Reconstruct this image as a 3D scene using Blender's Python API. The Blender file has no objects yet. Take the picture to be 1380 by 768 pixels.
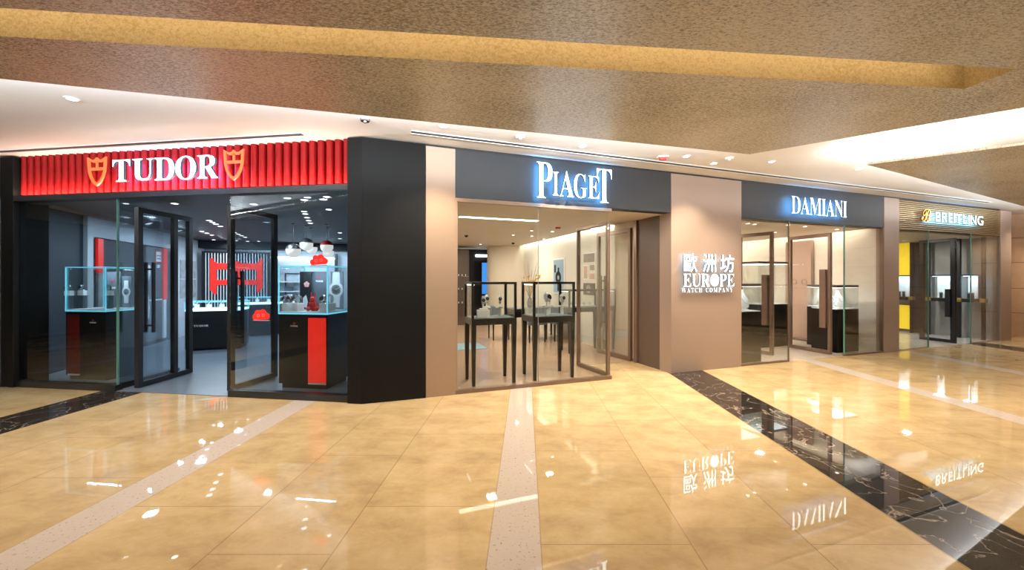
import bpy, bmesh, math, random
from mathutils import Vector, Matrix
random.seed(7)
PI = math.pi
S = bpy.context.scene
COL = S.collection

# ------------------------------------------------------------------ survey
# camera at (0,0,1.5) looking along +Y; focal length in pixels of the 1380x768 frame
F, CX, CY, EYE = 523.0, 690.0, 377.0, 1.5
P0 = (-1.8007, 4.7089)                       # corner between the two shop fronts
AB, AA = math.radians(19.3), math.radians(-8.0)
FR = {'B': (P0[0], P0[1], AB), 'A': (P0[0], P0[1], AA), 'W': (0.0, 0.0, 0.0)}

def to_world(fr, x, y):
    ox, oy, a = FR[fr]
    return (ox + x*math.cos(a) - y*math.sin(a), oy + x*math.sin(a) + y*math.cos(a))
def to_frame(fr, X, Y):
    ox, oy, a = FR[fr]
    X -= ox; Y -= oy
    return (X*math.cos(a) + Y*math.sin(a), -X*math.sin(a) + Y*math.cos(a))
def on_front(fr, px, py, y=0.0):             # point of a plane parallel to a shop front -> (x, z) of its frame
    ox, oy, a = FR[fr]
    bx, by = ox - y*math.sin(a), oy + y*math.cos(a)
    r = (px - CX)/F
    x = (r*by - bx)/(math.cos(a) - r*math.sin(a))
    Y = by + x*math.sin(a)
    return x, EYE - (py - CY)/F*Y
def on_side(px, py, x):                      # point of a side wall x = const of frame B -> (y, z)
    r = (px - CX)/F
    c, s = math.cos(AB), math.sin(AB)
    y = (P0[0] + x*c - r*(P0[1] + x*s))/(s + r*c)
    Y = P0[1] + x*s + y*c
    return y, EYE - (py - CY)/F*Y
def on_floor(px, py, z=0.0):
    Y = F*(EYE - z)/(py - CY)
    return ((px - CX)/F*Y, Y)
on_ceiling = on_floor

# ------------------------------------------------------------------ materials
def nmat(name):
    m = bpy.data.materials.new(name); m.use_nodes = True
    nt = m.node_tree
    return m, nt, nt.nodes['Principled BSDF']
def pm(name, col, rough=0.5, metal=0.0, noise=0.0, nscale=20, bump=0.0, spec=0.5, stretch=None):
    m, nt, b = nmat(name)
    b.inputs['Roughness'].default_value = rough
    b.inputs['Metallic'].default_value = metal
    b.inputs['Specular IOR Level'].default_value = spec
    tc = nt.nodes.new('ShaderNodeTexCoord'); n = nt.nodes.new('ShaderNodeTexNoise')
    n.inputs['Scale'].default_value = nscale; n.inputs['Detail'].default_value = 4
    if stretch:
        mp = nt.nodes.new('ShaderNodeMapping'); mp.inputs['Scale'].default_value = stretch
        nt.links.new(tc.outputs['Object'], mp.inputs[0]); nt.links.new(mp.outputs[0], n.inputs['Vector'])
    else:
        nt.links.new(tc.outputs['Object'], n.inputs['Vector'])
    mx = nt.nodes.new('ShaderNodeMix'); mx.data_type = 'RGBA'
    k = max(noise, 0.02)
    mx.inputs[6].default_value = (*[c*(1-k) for c in col], 1)
    mx.inputs[7].default_value = (*[min(1, c*(1+k)) for c in col], 1)
    nt.links.new(n.outputs['Fac'], mx.inputs[0]); nt.links.new(mx.outputs[2], b.inputs['Base Color'])
    if bump:
        bp = nt.nodes.new('ShaderNodeBump'); bp.inputs['Strength'].default_value = bump; bp.inputs['Distance'].default_value = 0.01
        nt.links.new(n.outputs['Fac'], bp.inputs['Height']); nt.links.new(bp.outputs[0], b.inputs['Normal'])
    return m
def em(name, col, strength):
    m, nt, b = nmat(name)
    b.inputs['Base Color'].default_value = (*[min(1, c)*.8 for c in col], 1)
    b.inputs['Emission Color'].default_value = (*col, 1)
    b.inputs['Emission Strength'].default_value = strength
    b.inputs['Roughness'].default_value = .4
    return m
def glass_mat(name, tint, refl=1.0):
    m = bpy.data.materials.new(name); m.use_nodes = True
    nt = m.node_tree; nt.nodes.clear()
    out = nt.nodes.new('ShaderNodeOutputMaterial'); mix = nt.nodes.new('ShaderNodeMixShader')
    tr = nt.nodes.new('ShaderNodeBsdfTransparent'); tr.inputs[0].default_value = (*tint, 1)
    gl = nt.nodes.new('ShaderNodeBsdfGlossy'); gl.inputs['Roughness'].default_value = .0
    gl.inputs[0].default_value = (1, 1, 1, 1)
    fr = nt.nodes.new('ShaderNodeFresnel'); fr.inputs[0].default_value = 1.45
    mu = nt.nodes.new('ShaderNodeMath'); mu.operation = 'MULTIPLY'; mu.inputs[1].default_value = refl
    nt.links.new(fr.outputs[0], mu.inputs[0]); nt.links.new(mu.outputs[0], mix.inputs[0])
    nt.links.new(tr.outputs[0], mix.inputs[1]); nt.links.new(gl.outputs[0], mix.inputs[2])
    nt.links.new(mix.outputs[0], out.inputs[0])
    return m

MAT = {}
MAT['glass'] = glass_mat('shop_glass', (.95, .965, .96), .30)
MAT['glass_smoke'] = glass_mat('smoked_shop_glass', (.88, .92, .94), .28)
MAT['glass_case'] = glass_mat('case_glass', (.97, .985, .985), .35)
MAT['glass_edge'] = pm('green_glass_edge', (.10, .26, .22), .15)
MAT['cyan_edge_glow'] = em('painted_glow_cyan_edge', (.16, .62, .78), .9)  # emission stands in for case light caught in the glass edges
MAT['black'] = pm('black_metal', (.010, .010, .011), .35, noise=.1)
MAT['black_panel'] = pm('black_bronze_panel', (.006, .0055, .005), .5, .0, noise=.12, nscale=3, spec=.12)
MAT['navy_wall'] = pm('dark_navy_wall', (.012, .020, .030), .6, noise=.1)
MAT['charcoal'] = pm('charcoal_fascia', (.034, .036, .039), .5, .0, noise=.05, nscale=5, spec=.2)
MAT['tan'] = pm('tan_bronze_panel', (.40, .285, .205), .42, .2, noise=.04, nscale=60, stretch=(30, 30, .4))
MAT['mauve'] = pm('mauve_bronze_panel', (.33, .243, .195), .42, .2, noise=.04, nscale=60, stretch=(30, 30, .4))
MAT['taupe'] = pm('dark_taupe_panel', (.105, .070, .050), .45, .1, noise=.05, nscale=5)
MAT['bronze'] = pm('bronze_frame', (.22, .15, .11), .35, .5)
MAT['white_ceiling'] = pm('white_plaster', (.80, .77, .74), .7, noise=.02, nscale=3)
MAT['dark_ceiling'] = pm('dark_grey_ceiling', (.06, .06, .064), .6, noise=.05)
MAT['black_ceiling'] = pm('black_ceiling', (.012, .012, .014), .7)
MAT['grey_wall'] = pm('cool_grey_wall', (.50, .53, .57), .6, noise=.06, nscale=2)
MAT['beige_wall'] = pm('beige_wall', (.62, .54, .43), .55, noise=.04, nscale=4)
MAT['cream_wall'] = pm('cream_wall', (.66, .63, .55), .6, noise=.03, nscale=4)
MAT['pink_panel'] = pm('rose_beige_panel', (.40, .275, .215), .35, noise=.03)
MAT['marble_wall'] = pm('pale_marble_wall', (.74, .67, .57), .3, noise=.12, nscale=3, stretch=(1, 1, 2.5))
MAT['stone'] = pm('tan_stone', (.56, .38, .25), .4, noise=.18, nscale=6)
MAT['joint'] = pm('dark_joint', (.12, .08, .06), .8)
MAT['tudor_floor'] = pm('blue_grey_floor_tile', (.125, .15, .18), .3, noise=.18, nscale=2.2, stretch=(1, 4, 1))
MAT['wood_floor'] = pm('light_oak_floor', (.43, .295, .195), .2, noise=.16, nscale=3, stretch=(1, 9, 1))
MAT['pale_floor'] = pm('pale_marble_floor', (.62, .54, .45), .15, noise=.10, nscale=3)
MAT['grey_floor'] = pm('pale_grey_floor', (.50, .48, .45), .2, noise=.10, nscale=3)
MAT['red_flute'] = pm('red_fluted_panel', (.22, .003, .003), .5, noise=.04, spec=.15)
MAT['red'] = pm('red_lacquer', (.62, .02, .015), .35)
MAT['red_shaded'] = pm('shaded_red_panel', (.16, .010, .008), .4)  # shaded copy of the red panel, darkened where less light falls
MAT['red_glow'] = em('red_painted_glow', (.75, .018, .010), .6)  # glow put into the colour; no lamp lights it from behind
MAT['shield'] = em('lit_orange_shield', (1.0, .13, .035), 1.0)
MAT['letter_face'] = em('white_lit_face', (.84, .95, 1.0), 3.2)
MAT['letter_small'] = em('white_lit_small_face', (.84, .95, 1.0), 1.6)
MAT['letter_side'] = pm('blue_grey_letter_side', (.05, .10, .16), .4)
MAT['halo'] = em('blue_halo_back', (.12, .46, 1.0), 40.0)
MAT['halo_violet'] = em('violet_halo_back', (.20, .34, 1.0), 45.0)
MAT['halo_soft'] = em('soft_halo_back', (.45, .75, 1.0), 2.5)
MAT['gold_lit'] = em('lit_gold', (1.0, .62, .12), 1.0)
MAT['slat_gold'] = pm('bronze_slat', (.42, .29, .14), .35, .6)
MAT['white_acrylic'] = pm('white_acrylic', (.85, .85, .84), .3)
MAT['print_white'] = pm('white_print', (.72, .74, .76), .5)
MAT['print_grey'] = pm('grey_print', (.085, .10, .12), .5, noise=.1)
MAT['print_black'] = pm('black_print', (.012, .012, .014), .5)
MAT['steel'] = pm('steel', (.62, .62, .63), .22, .95)
MAT['brass'] = pm('brass', (.62, .40, .11), .3, .9)
MAT['lamp_warm'] = em('warm_lamp_disc', (1.0, .93, .82), 9.0)
MAT['lamp_cool'] = em('cool_lamp_disc', (.93, .97, 1.0), 7.0)
MAT['led_white'] = em('white_led', (.95, .98, 1.0), 4.0)
MAT['led_blue'] = em('blue_white_led', (.55, .80, 1.0), 2.2)
MAT['led_warm'] = em('warm_led', (1.0, .90, .74), 4.0)
MAT['globe'] = em('milky_globe', (1.0, .95, .88), .55)
MAT['yellow_lit'] = em('backlit_yellow', (1.0, .70, .03), .62)
MAT['screen_blue'] = em('blue_screen', (.06, .30, .85), .9)
MAT['trim_white'] = pm('white_trim', (.8, .8, .78), .4)
MAT['alarm_red'] = pm('red_plastic', (.55, .03, .03), .4)
MAT['dark_wood'] = pm('black_stained_wood', (.016, .014, .012), .35, noise=.2, nscale=12)
MAT['chair_fabric'] = pm('grey_blue_fabric', (.20, .23, .25), .8, noise=.1, nscale=60)
MAT['orange_wood'] = pm('orange_wood', (.42, .20, .06), .4, noise=.2, nscale=6, stretch=(6, 6, .6))
MAT['rug'] = pm('teal_rug', (.20, .33, .38), .9, noise=.35, nscale=9)
MAT['stem'] = pm('olive_stem', (.20, .16, .05), .6)
MAT['petal'] = pm('amber_petal', (.75, .42, .08), .6)
MAT['pink'] = pm('pink_petal', (.70, .35, .36), .6)
MAT['teal_board'] = pm('dark_teal_board', (.03, .07, .09), .4)
MAT['beige_print'] = pm('rose_print', (.50, .30, .22), .5, noise=.5, nscale=14)
MAT['mixed_print'] = pm('collage_print', (.22, .17, .16), .5, noise=.95, nscale=16)
MAT['slate_print'] = pm('slate_print', (.13, .155, .20), .5, noise=.15, nscale=3)
MAT['sky_print'] = pm('sky_print', (.32, .46, .60), .5, noise=.25, nscale=2)
MAT['concrete'] = pm('grey_concrete', (.27, .265, .255), .6, noise=.22, nscale=3)
MAT['brick'] = pm('black_brick', (.022, .022, .023), .5, noise=.4, nscale=8)
MAT['opposite'] = pm('dim_opposite_wall', (.018, .015, .013), .6)
MAT['speckle'] = pm('monochrome_photo', (.30, .31, .32), .5, noise=.98, nscale=7)

def floor_mat():
    m, nt, b = nmat('polished_marble_floor')
    N = nt.nodes.new; L = nt.links.new
    tc = N('ShaderNodeTexCoord'); sep = N('ShaderNodeSeparateXYZ'); L(tc.outputs['Object'], sep.inputs[0])
    def math_(op, a, bb=None, c=None):
        n = N('ShaderNodeMath'); n.operation = op
        for i, v in enumerate((a, bb, c)):
            if v is None: continue
            if isinstance(v, (int, float)): n.inputs[i].default_value = v
            else: L(v, n.inputs[i])
        return n.outputs[0]
    X, Y = sep.outputs[0], sep.outputs[1]
    PER = 2.677
    u = math_('ADD', math_('SUBTRACT', X, math_('MULTIPLY', Y, .035)), .06)
    k = math_('ROUND', math_('DIVIDE', u, PER))
    d = math_('ABSOLUTE', math_('SUBTRACT', u, math_('MULTIPLY', k, PER)))
    isblack = math_('LESS_THAN', math_('MODULO', math_('ADD', k, 299.01), 3.0), .5)
    black = math_('MULTIPLY', isblack, math_('LESS_THAN', d, .31))
    white = math_('MULTIPLY', math_('SUBTRACT', 1, isblack), math_('LESS_THAN', d, .145))
    band = math_('ADD', math_('ROUND', math_('DIVIDE', math_('SUBTRACT', u, 1.34), PER)), 0)
    jx = math_('LESS_THAN', math_('ABSOLUTE', math_('SUBTRACT', d, 1.0)), .0035)
    col3 = math_('ADD', math_('MULTIPLY', band, .37), math_('MULTIPLY', math_('GREATER_THAN', d, 1.0), .45))
    yy = math_('ADD', Y, col3)
    jy = math_('LESS_THAN', math_('ABSOLUTE', math_('SUBTRACT', math_('MODULO', math_('ADD', yy, 50), 1.2), .6)), .003)
    joint = math_('MAXIMUM', jx, jy)
    tile = N('ShaderNodeTexWhiteNoise'); tile.noise_dimensions = '2D'
    cmb = N('ShaderNodeCombineXYZ'); L(math_('FLOOR', math_('DIVIDE', math_('ADD', yy, 50), 1.2)), cmb.inputs[0])
    L(math_('ADD', band, math_('MULTIPLY', math_('GREATER_THAN', d, 1.0), .5)), cmb.inputs[1]); L(cmb.outputs[0], tile.inputs['Vector'])
    n1 = N('ShaderNodeTexNoise'); n1.inputs['Scale'].default_value = 2.4; n1.inputs['Detail'].default_value = 12; n1.inputs['Roughness'].default_value = .72
    n1.inputs['Distortion'].default_value = .25
    mp = N('ShaderNodeMapping'); mp.inputs['Scale'].default_value = (1, 1.5, 1); mp.inputs['Rotation'].default_value = (0, 0, .35)
    L(tc.outputs['Object'], mp.inputs[0]); L(mp.outputs[0], n1.inputs['Vector'])
    r1 = N('ShaderNodeValToRGB'); e = r1.color_ramp.elements
    e[0].position = .30; e[0].color = (.46, .315, .165, 1); e[1].position = .70; e[1].color = (.70, .535, .315, 1)
    e2 = r1.color_ramp.elements.new(.5); e2.color = (.60, .440, .230, 1)
    L(n1.outputs['Fac'], r1.inputs[0])
    hs = N('ShaderNodeHueSaturation'); L(r1.outputs[0], hs.inputs['Color'])
    L(math_('ADD', .92, math_('MULTIPLY', tile.outputs['Value'], .16)), hs.inputs['Value'])
    # pale travertine with specks
    n2 = N('ShaderNodeTexNoise'); n2.inputs['Scale'].default_value = 55; n2.inputs['Detail'].default_value = 6
    L(tc.outputs['Object'], n2.inputs['Vector'])
    r2 = N('ShaderNodeValToRGB'); e = r2.color_ramp.elements
    e[0].position = .30; e[0].color = (.36, .26, .20, 1); e[1].position = .40; e[1].color = (.64, .55, .48, 1)
    L(n2.outputs['Fac'], r2.inputs[0])
    # black marble with pale veins
    n3 = N('ShaderNodeTexNoise'); n3.inputs['Scale'].default_value = 2.1; n3.inputs['Detail'].default_value = 9; n3.inputs['Distortion'].default_value = 1.6
    L(tc.outputs['Object'], n3.inputs['Vector'])
    v = math_('ABSOLUTE', math_('SUBTRACT', n3.outputs['Fac'], .5))
    r3 = N('ShaderNodeValToRGB'); e = r3.color_ramp.elements
    e[0].position = 0; e[0].color = (.34, .28, .23, 1); e[1].position = .011; e[1].color = (.030, .025, .022, 1)
    L(v, r3.inputs[0])
    def mix(f, a, bcol):
        n = N('ShaderNodeMix'); n.data_type = 'RGBA'; L(f, n.inputs[0])
        L(a, n.inputs[6])
        if isinstance(bcol, tuple): n.inputs[7].default_value = bcol
        else: L(bcol, n.inputs[7])
        return n.outputs[2]
    c = mix(math_('MULTIPLY', joint, .55), hs.outputs[0], (.22, .14, .075, 1))
    c = mix(white, c, r2.outputs[0]); c = mix(black, c, r3.outputs[0])
    edge = math_('MULTIPLY', isblack, math_('LESS_THAN', math_('ABSOLUTE', math_('SUBTRACT', d, .315)), .008))
    edge2 = math_('MULTIPLY', math_('SUBTRACT', 1, isblack), math_('LESS_THAN', math_('ABSOLUTE', math_('SUBTRACT', d, .147)), .003))
    c = mix(math_('MULTIPLY', math_('ADD', edge, edge2), .5), c, (.30, .20, .11, 1))
    L(c, b.inputs['Base Color'])
    b.inputs['Roughness'].default_value = .022
    b.inputs['Specular IOR Level'].default_value = .8
    return m
MAT['floor'] = floor_mat()

def leaf_ceiling(name, dark, light, metal):
    m, nt, b = nmat(name); N = nt.nodes.new; L = nt.links.new
    tc = N('ShaderNodeTexCoord')
    mp = N('ShaderNodeMapping'); mp.inputs['Scale'].default_value = (.7, 1.8, 1); mp.inputs['Rotation'].default_value = (0, 0, -.5)
    L(tc.outputs['Object'], mp.inputs[0])
    n = N('ShaderNodeTexNoise'); n.inputs['Scale'].default_value = 58; n.inputs['Detail'].default_value = 7; n.inputs['Roughness'].default_value = .68; n.inputs['Distortion'].default_value = .9
    L(mp.outputs[0], n.inputs['Vector'])
    n0 = N('ShaderNodeTexNoise'); n0.inputs['Scale'].default_value = 1.1; n0.inputs['Detail'].default_value = 3; L(tc.outputs['Object'], n0.inputs['Vector'])
    ad = N('ShaderNodeMath'); ad.operation = 'MULTIPLY_ADD'; ad.inputs[1].default_value = .22; L(n0.outputs['Fac'], ad.inputs[0]); L(n.outputs['Fac'], ad.inputs[2])
    r = N('ShaderNodeValToRGB'); e = r.color_ramp.elements
    e[0].position = .50; e[0].color = (*dark, 1); e[1].position = .66; e[1].color = (*light, 1)
    L(ad.outputs[0], r.inputs[0]); L(r.outputs[0], b.inputs['Base Color'])
    bp = N('ShaderNodeBump'); bp.inputs['Strength'].default_value = .7; bp.inputs['Distance'].default_value = .02
    L(n.outputs['Fac'], bp.inputs['Height']); L(bp.outputs[0], b.inputs['Normal'])
    b.inputs['Roughness'].default_value = .25; b.inputs['Metallic'].default_value = metal
    return m
MAT['leaf'] = leaf_ceiling('metal_leaf_ceiling', (.36, .325, .275), (.84, .80, .72), .45)
MAT['leaf_warm_lit'] = leaf_ceiling('warm_lit_leaf_copy', (.60, .47, .26), (.78, .64, .40), .25)  # same leaf tinted gold: the recess's warm light painted into its colour

# ------------------------------------------------------------------ mesh builder
class MB:
    def __init__(self): self.v = []; self.f = []; self.mi = []
    def add(self, vs, fs, mi=0):
        o = len(self.v); self.v += [tuple(p) for p in vs]
        for f in fs: self.f.append([o + i for i in f]); self.mi.append(mi)
        return self
    def box(self, x0, x1, y0, y1, z0, z1, mi=0):
        v = [(x, y, z) for z in (z0, z1) for y in (y0, y1) for x in (x0, x1)]
        return self.add(v, [(0, 2, 3, 1), (4, 5, 7, 6), (0, 1, 5, 4), (2, 6, 7, 3), (0, 4, 6, 2), (1, 3, 7, 5)], mi)
    def prism(self, poly, z0, z1, mi=0):
        n = len(poly)
        v = [(x, y, z0) for x, y in poly] + [(x, y, z1) for x, y in poly]
        f = [tuple(range(n))[::-1], tuple(range(n, 2*n))] + [(i, (i+1) % n, n+(i+1) % n, n+i) for i in range(n)]
        return self.add(v, f, mi)
    def plate(self, poly, y0, y1, mi=0):                # polygon in the x-z plane given depth along y
        n = len(poly)
        v = [(x, y0, z) for x, z in poly] + [(x, y1, z) for x, z in poly]
        f = [tuple(range(n)), tuple(range(n, 2*n))[::-1]] + [(i, n+i, n+(i+1) % n, (i+1) % n) for i in range(n)]
        return self.add(v, f, mi)
    def ring_plate(self, cx, cz, r0, r1, y0, y1, n=24, mi=0, sx=1):
        v = []
        for i in range(n):
            a = 2*PI*i/n
            for r in (r0, r1):
                for y in (y0, y1): v.append((cx + sx*r*math.cos(a), y, cz + r*math.sin(a)))
        f = []
        for i in range(n):
            a, b_ = 4*i, 4*((i+1) % n)
            f += [(a, a+2, b_+2, b_), (a+1, b_+1, b_+3, a+3), (a+2, a+3, b_+3, b_+2), (a, b_, b_+1, a+1)]
        return self.add(v, f, mi)
    def taper(self, cx, cy, z0, z1, a0, a1, mi=0):      # square leg, half width a0 below, a1 above
        v = [(cx+sx*a, cy+sy*a, z) for z, a in ((z0, a0), (z1, a1)) for sy in (-1, 1) for sx in (-1, 1)]
        return self.add(v, [(0, 2, 3, 1), (4, 5, 7, 6), (0, 1, 5, 4), (2, 6, 7, 3), (0, 4, 6, 2), (1, 3, 7, 5)], mi)
    def lathe(self, prof, cx=0, cy=0, cz=0, n=20, mi=0):
        v = []; f = []
        for r, z in prof:
            for i in range(n): v.append((cx+r*math.cos(2*PI*i/n), cy+r*math.sin(2*PI*i/n), cz+z))
        for j in range(len(prof)-1):
            for i in range(n): f.append((j*n+i, j*n+(i+1) % n, (j+1)*n+(i+1) % n, (j+1)*n+i))
        f.append(tuple(range(n))[::-1]); f.append(tuple(range((len(prof)-1)*n, len(prof)*n)))
        return self.add(v, f, mi)
    def ball(self, cx, cy, cz, rx, ry=None, rz=None, n=16, m=10, mi=0):
        ry = ry or rx; rz = rz or rx
        v = [(cx, cy, cz-rz)]; f = []
        for j in range(1, m):
            t = -PI/2 + PI*j/m
            for i in range(n): v.append((cx+rx*math.cos(t)*math.cos(2*PI*i/n), cy+ry*math.cos(t)*math.sin(2*PI*i/n), cz+rz*math.sin(t)))
        v.append((cx, cy, cz+rz)); top = len(v)-1
        for i in range(n):
            f.append((0, 1+(i+1) % n, 1+i)); f.append((top, top-n+i, top-n+(i+1) % n))
        for j in range(m-2):
            for i in range(n): f.append((1+j*n+i, 1+j*n+(i+1) % n, 1+(j+1)*n+(i+1) % n, 1+(j+1)*n+i))
        return self.add(v, f, mi)
    def tube(self, pts, r, n=8, mi=0, r1=None):
        pts = [Vector(p) for p in pts]; v = []; f = []
        for k, p in enumerate(pts):
            d = (pts[min(k+1, len(pts)-1)] - pts[max(k-1, 0)]).normalized()
            a = d.orthogonal().normalized(); b = d.cross(a)
            rr = r if r1 is None else r + (r1-r)*k/(len(pts)-1)
            for i in range(n):
                q = p + a*rr*math.cos(2*PI*i/n) + b*rr*math.sin(2*PI*i/n); v.append(tuple(q))
        for k in range(len(pts)-1):
            for i in range(n): f.append((k*n+i, k*n+(i+1) % n, (k+1)*n+(i+1) % n, (k+1)*n+i))
        f.append(tuple(range(n))[::-1]); f.append(tuple(range((len(pts)-1)*n, len(pts)*n)))
        return self.add(v, f, mi)
    def build(self, name, mats, parent=None, bevel=0.0, smooth=False, fr=None, fix=True):
        me = bpy.data.meshes.new(name)
        me.from_pydata(self.v, [], self.f)
        if not isinstance(mats, (list, tuple)): mats = [mats]
        for m in mats: me.materials.append(MAT[m] if isinstance(m, str) else m)
        for p, i in zip(me.polygons, self.mi): p.material_index = i
        if fix:
            bm = bmesh.new(); bm.from_mesh(me); bmesh.ops.recalc_face_normals(bm, faces=bm.faces); bm.to_mesh(me); bm.free()
        if smooth:
            me.shade_smooth()
            me.set_sharp_from_angle(angle=math.radians(40))
        o = bpy.data.objects.new(name, me); COL.objects.link(o)
        if parent is not None: o.parent = parent
        elif fr:
            ox, oy, a = FR[fr]; o.location = (ox, oy, 0); o.rotation_euler = (0, 0, a)
        if bevel:
            bv = o.modifiers.new('bevel', 'BEVEL'); bv.width = bevel; bv.segments = 2; bv.limit_method = 'ANGLE'
        return o

def tag(o, label, cat, group=None):
    o['label'] = label; o['category'] = cat
    if group: o['group'] = group
    return o
def thing(name, label, cat, fr, x, y, z=0.0, rot=0.0, group=None):
    o = bpy.data.objects.new(name, None); COL.objects.link(o); o.empty_display_size = .1
    X, Y = to_world(fr, x, y)
    o.location = (X, Y, z); o.rotation_euler = (0, 0, FR[fr][2] + rot)
    return tag(o, label, cat, group)
def structure(o):
    o['kind'] = 'structure'; return o
def sthing(name, fr, x, y, z=0.0, rot=0.0):
    o = bpy.data.objects.new(name, None); COL.objects.link(o); o.empty_display_size = .1
    X, Y = to_world(fr, x, y); o.location = (X, Y, z); o.rotation_euler = (0, 0, FR[fr][2] + rot)
    return structure(o)
def dup(root, fr, x, y, z, label, rot=0.0, group=None, scale=None):
    r = root.copy(); COL.objects.link(r)
    X, Y = to_world(fr, x, y); r.location = (X, Y, z); r.rotation_euler = (0, 0, FR[fr][2] + rot)
    r['label'] = label
    if group: r['group'] = group
    if scale: r.scale = scale
    for ch in list(root.children):
        c = ch.copy(); COL.objects.link(c); c.parent = r
        for g in list(ch.children):
            d = g.copy(); COL.objects.link(d); d.parent = c
    return r

# glyph outlines come from Blender's own built-in fonts
_gl = {}
def glyph(ch, offset=0.0, double=0.0):
    key = (ch, offset, double)
    if key in _gl: return _gl[key]
    cu = bpy.data.curves.new('glyph', 'FONT'); cu.body = ch; cu.size = 1; cu.extrude = .5; cu.resolution_u = 5; cu.offset = offset
    ob = bpy.data.objects.new('glyph', cu); COL.objects.link(ob)
    dg = bpy.context.evaluated_depsgraph_get(); dg.update()
    me = bpy.data.meshes.new_from_object(ob.evaluated_get(dg))
    vs = [v.co.copy() for v in me.vertices]; fs = [tuple(p.vertices) for p in me.polygons]
    bpy.data.objects.remove(ob); bpy.data.curves.remove(cu); bpy.data.meshes.remove(me)
    if double:
        n = len(vs); w = [v + Vector((double, 0, 0)) for v in vs]
        fs = fs + [tuple(i+n for i in f) for f in fs]; vs = vs + w
    x0 = min(v.x for v in vs); x1 = max(v.x for v in vs); y0 = min(v.y for v in vs); y1 = max(v.y for v in vs)
    z0 = min(v.z for v in vs); z1 = max(v.z for v in vs)
    vs = [((v.x-x0)/(x1-x0), (v.z-z0)/(z1-z0), (v.y-y0)/(y1-y0)) for v in vs]
    _gl[key] = (vs, fs, (x1-x0)/(y1-y0))
    return _gl[key]
def serif(s): return ''.join(chr(0x1D400 + ord(c) - 65) if 'A' <= c <= 'Z' else c for c in s)
def letter(parent, ch, x0, x1, z0, z1, y0, y1, mats, offset=0.0, double=0.0, name='letter'):
    vs, fs, asp = glyph(ch, offset, double)
    mb = MB()
    # glyph depth 1 = front of the text, which must face -y
    mb.add([(x0 + a*(x1-x0), y1 + b*(y0-y1), z0 + c*(z1-z0)) for a, b, c in vs], fs)
    o = mb.build(name, mats, parent, fix=False)
    bm = bmesh.new(); bm.from_mesh(o.data); bmesh.ops.remove_doubles(bm, verts=bm.verts, dist=1e-5)
    bmesh.ops.recalc_face_normals(bm, faces=bm.faces); bm.to_mesh(o.data); bm.free()
    ym = (y0+y1)/2
    for p in o.data.polygons:
        if len(mats) == 1: continue
        if abs(p.normal.y) < .7: p.material_index = 1
        else: p.material_index = 0 if p.center.y < ym else 2
    return o
def word(parent, s, x0, x1, z0, z1, y0, y1, mats, gap=.10, offset=0.0, use_serif=True, name='letter', double=0.0):
    t = serif(s) if use_serif else s
    ws = [0 if c == ' ' else glyph(c, offset, double)[2] for c in t]
    tot = sum(ws) + gap*(len(t)-1) + sum(.45 for c in t if c == ' ')
    k = (x1-x0)/tot; x = x0; out = []
    for c, w in zip(t, ws):
        if c == ' ': x += (.45+gap)*k; continue
        out.append(letter(parent, c, x, x+w*k, z0, z1, y0, y1, mats, offset, double, name)); x += (w+gap)*k
    return out
def word_mesh(parent, name, s, x0, x1, z0, z1, y0, y1, mat, gap=.12, offset=0.0, use_serif=True):
    ls = word(None, s, x0, x1, z0, z1, y0, y1, [mat], gap, offset, use_serif, name='tmp')
    mb = MB()
    for o in ls:
        mb.add([v.co for v in o.data.vertices], [tuple(p.vertices) for p in o.data.polygons])
        me = o.data; bpy.data.objects.remove(o); bpy.data.meshes.remove(me)
    return mb.build(name, mat, parent)

# ------------------------------------------------------------------ lights
def spot(X, Y, Z, power, col=(1, .86, .68), size=100, blend=.6, r=.02, tilt=(0, 0)):
    l = bpy.data.lights.new('downlight_or_added_spot', 'SPOT'); l.energy = power; l.color = col; l.spot_size = math.radians(size); l.spot_blend = blend; l.shadow_soft_size = r
    o = bpy.data.objects.new('downlight_or_added_spot', l); COL.objects.link(o); o.location = (X, Y, Z); o.rotation_euler = (tilt[0], tilt[1], 0)
    return o
def area(X, Y, Z, sx, sy, power, col, rot=(0, 0, 0), name='light_panel'):
    l = bpy.data.lights.new(name, 'AREA'); l.shape = 'RECTANGLE'; l.size = sx; l.size_y = sy; l.energy = power; l.color = col
    o = bpy.data.objects.new(name, l); COL.objects.link(o); o.location = (X, Y, Z); o.rotation_euler = rot
    return o
WARM = (1.0, .84, .63); WARMW = (1.0, .90, .76); COOL = (.66, .85, 1.0)

# =================================================================== SETTING
TOP = 3.235        # height of the white soffit
SB = 2.575         # underside of the dark fascias
mb = MB(); mb.add([(-15, -7, 0), (26, -7, 0), (26, 18, 0), (-15, 18, 0)], [(0, 1, 2, 3)])
structure(mb.build('floor', 'floor', fix=False))
def slab(name, poly, z0, z1, mat, fr='B'):
    return structure(MB().prism(poly, z0, z1).build(name, mat, fr=fr))
a_left = to_frame('B', *to_world('A', -5.19, 0.02))
a_in = to_frame('B', *to_world('A', -0.2, 0.02))
slab('floor', [a_in, (.93, .6), (.93, 9.5), (-4.75, 9.5), (-4.75, a_left[1]), a_left], -.02, .006, 'tudor_floor')
slab('floor', [(1.0, .05), (3.5, .05), (3.5, .95), (4.75, .95), (4.75, 9.2), (1.0, 9.2)], -.02, .005, 'wood_floor')
slab('floor', [(6.1, .03), (10.04, .03), (10.04, 5.2), (6.1, 5.2)], -.02, .005, 'pale_floor')
slab('floor', [(10.54, .03), (14.6, .03), (14.6, 4.2), (10.54, 4.2)], -.02, .005, 'grey_floor')

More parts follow.
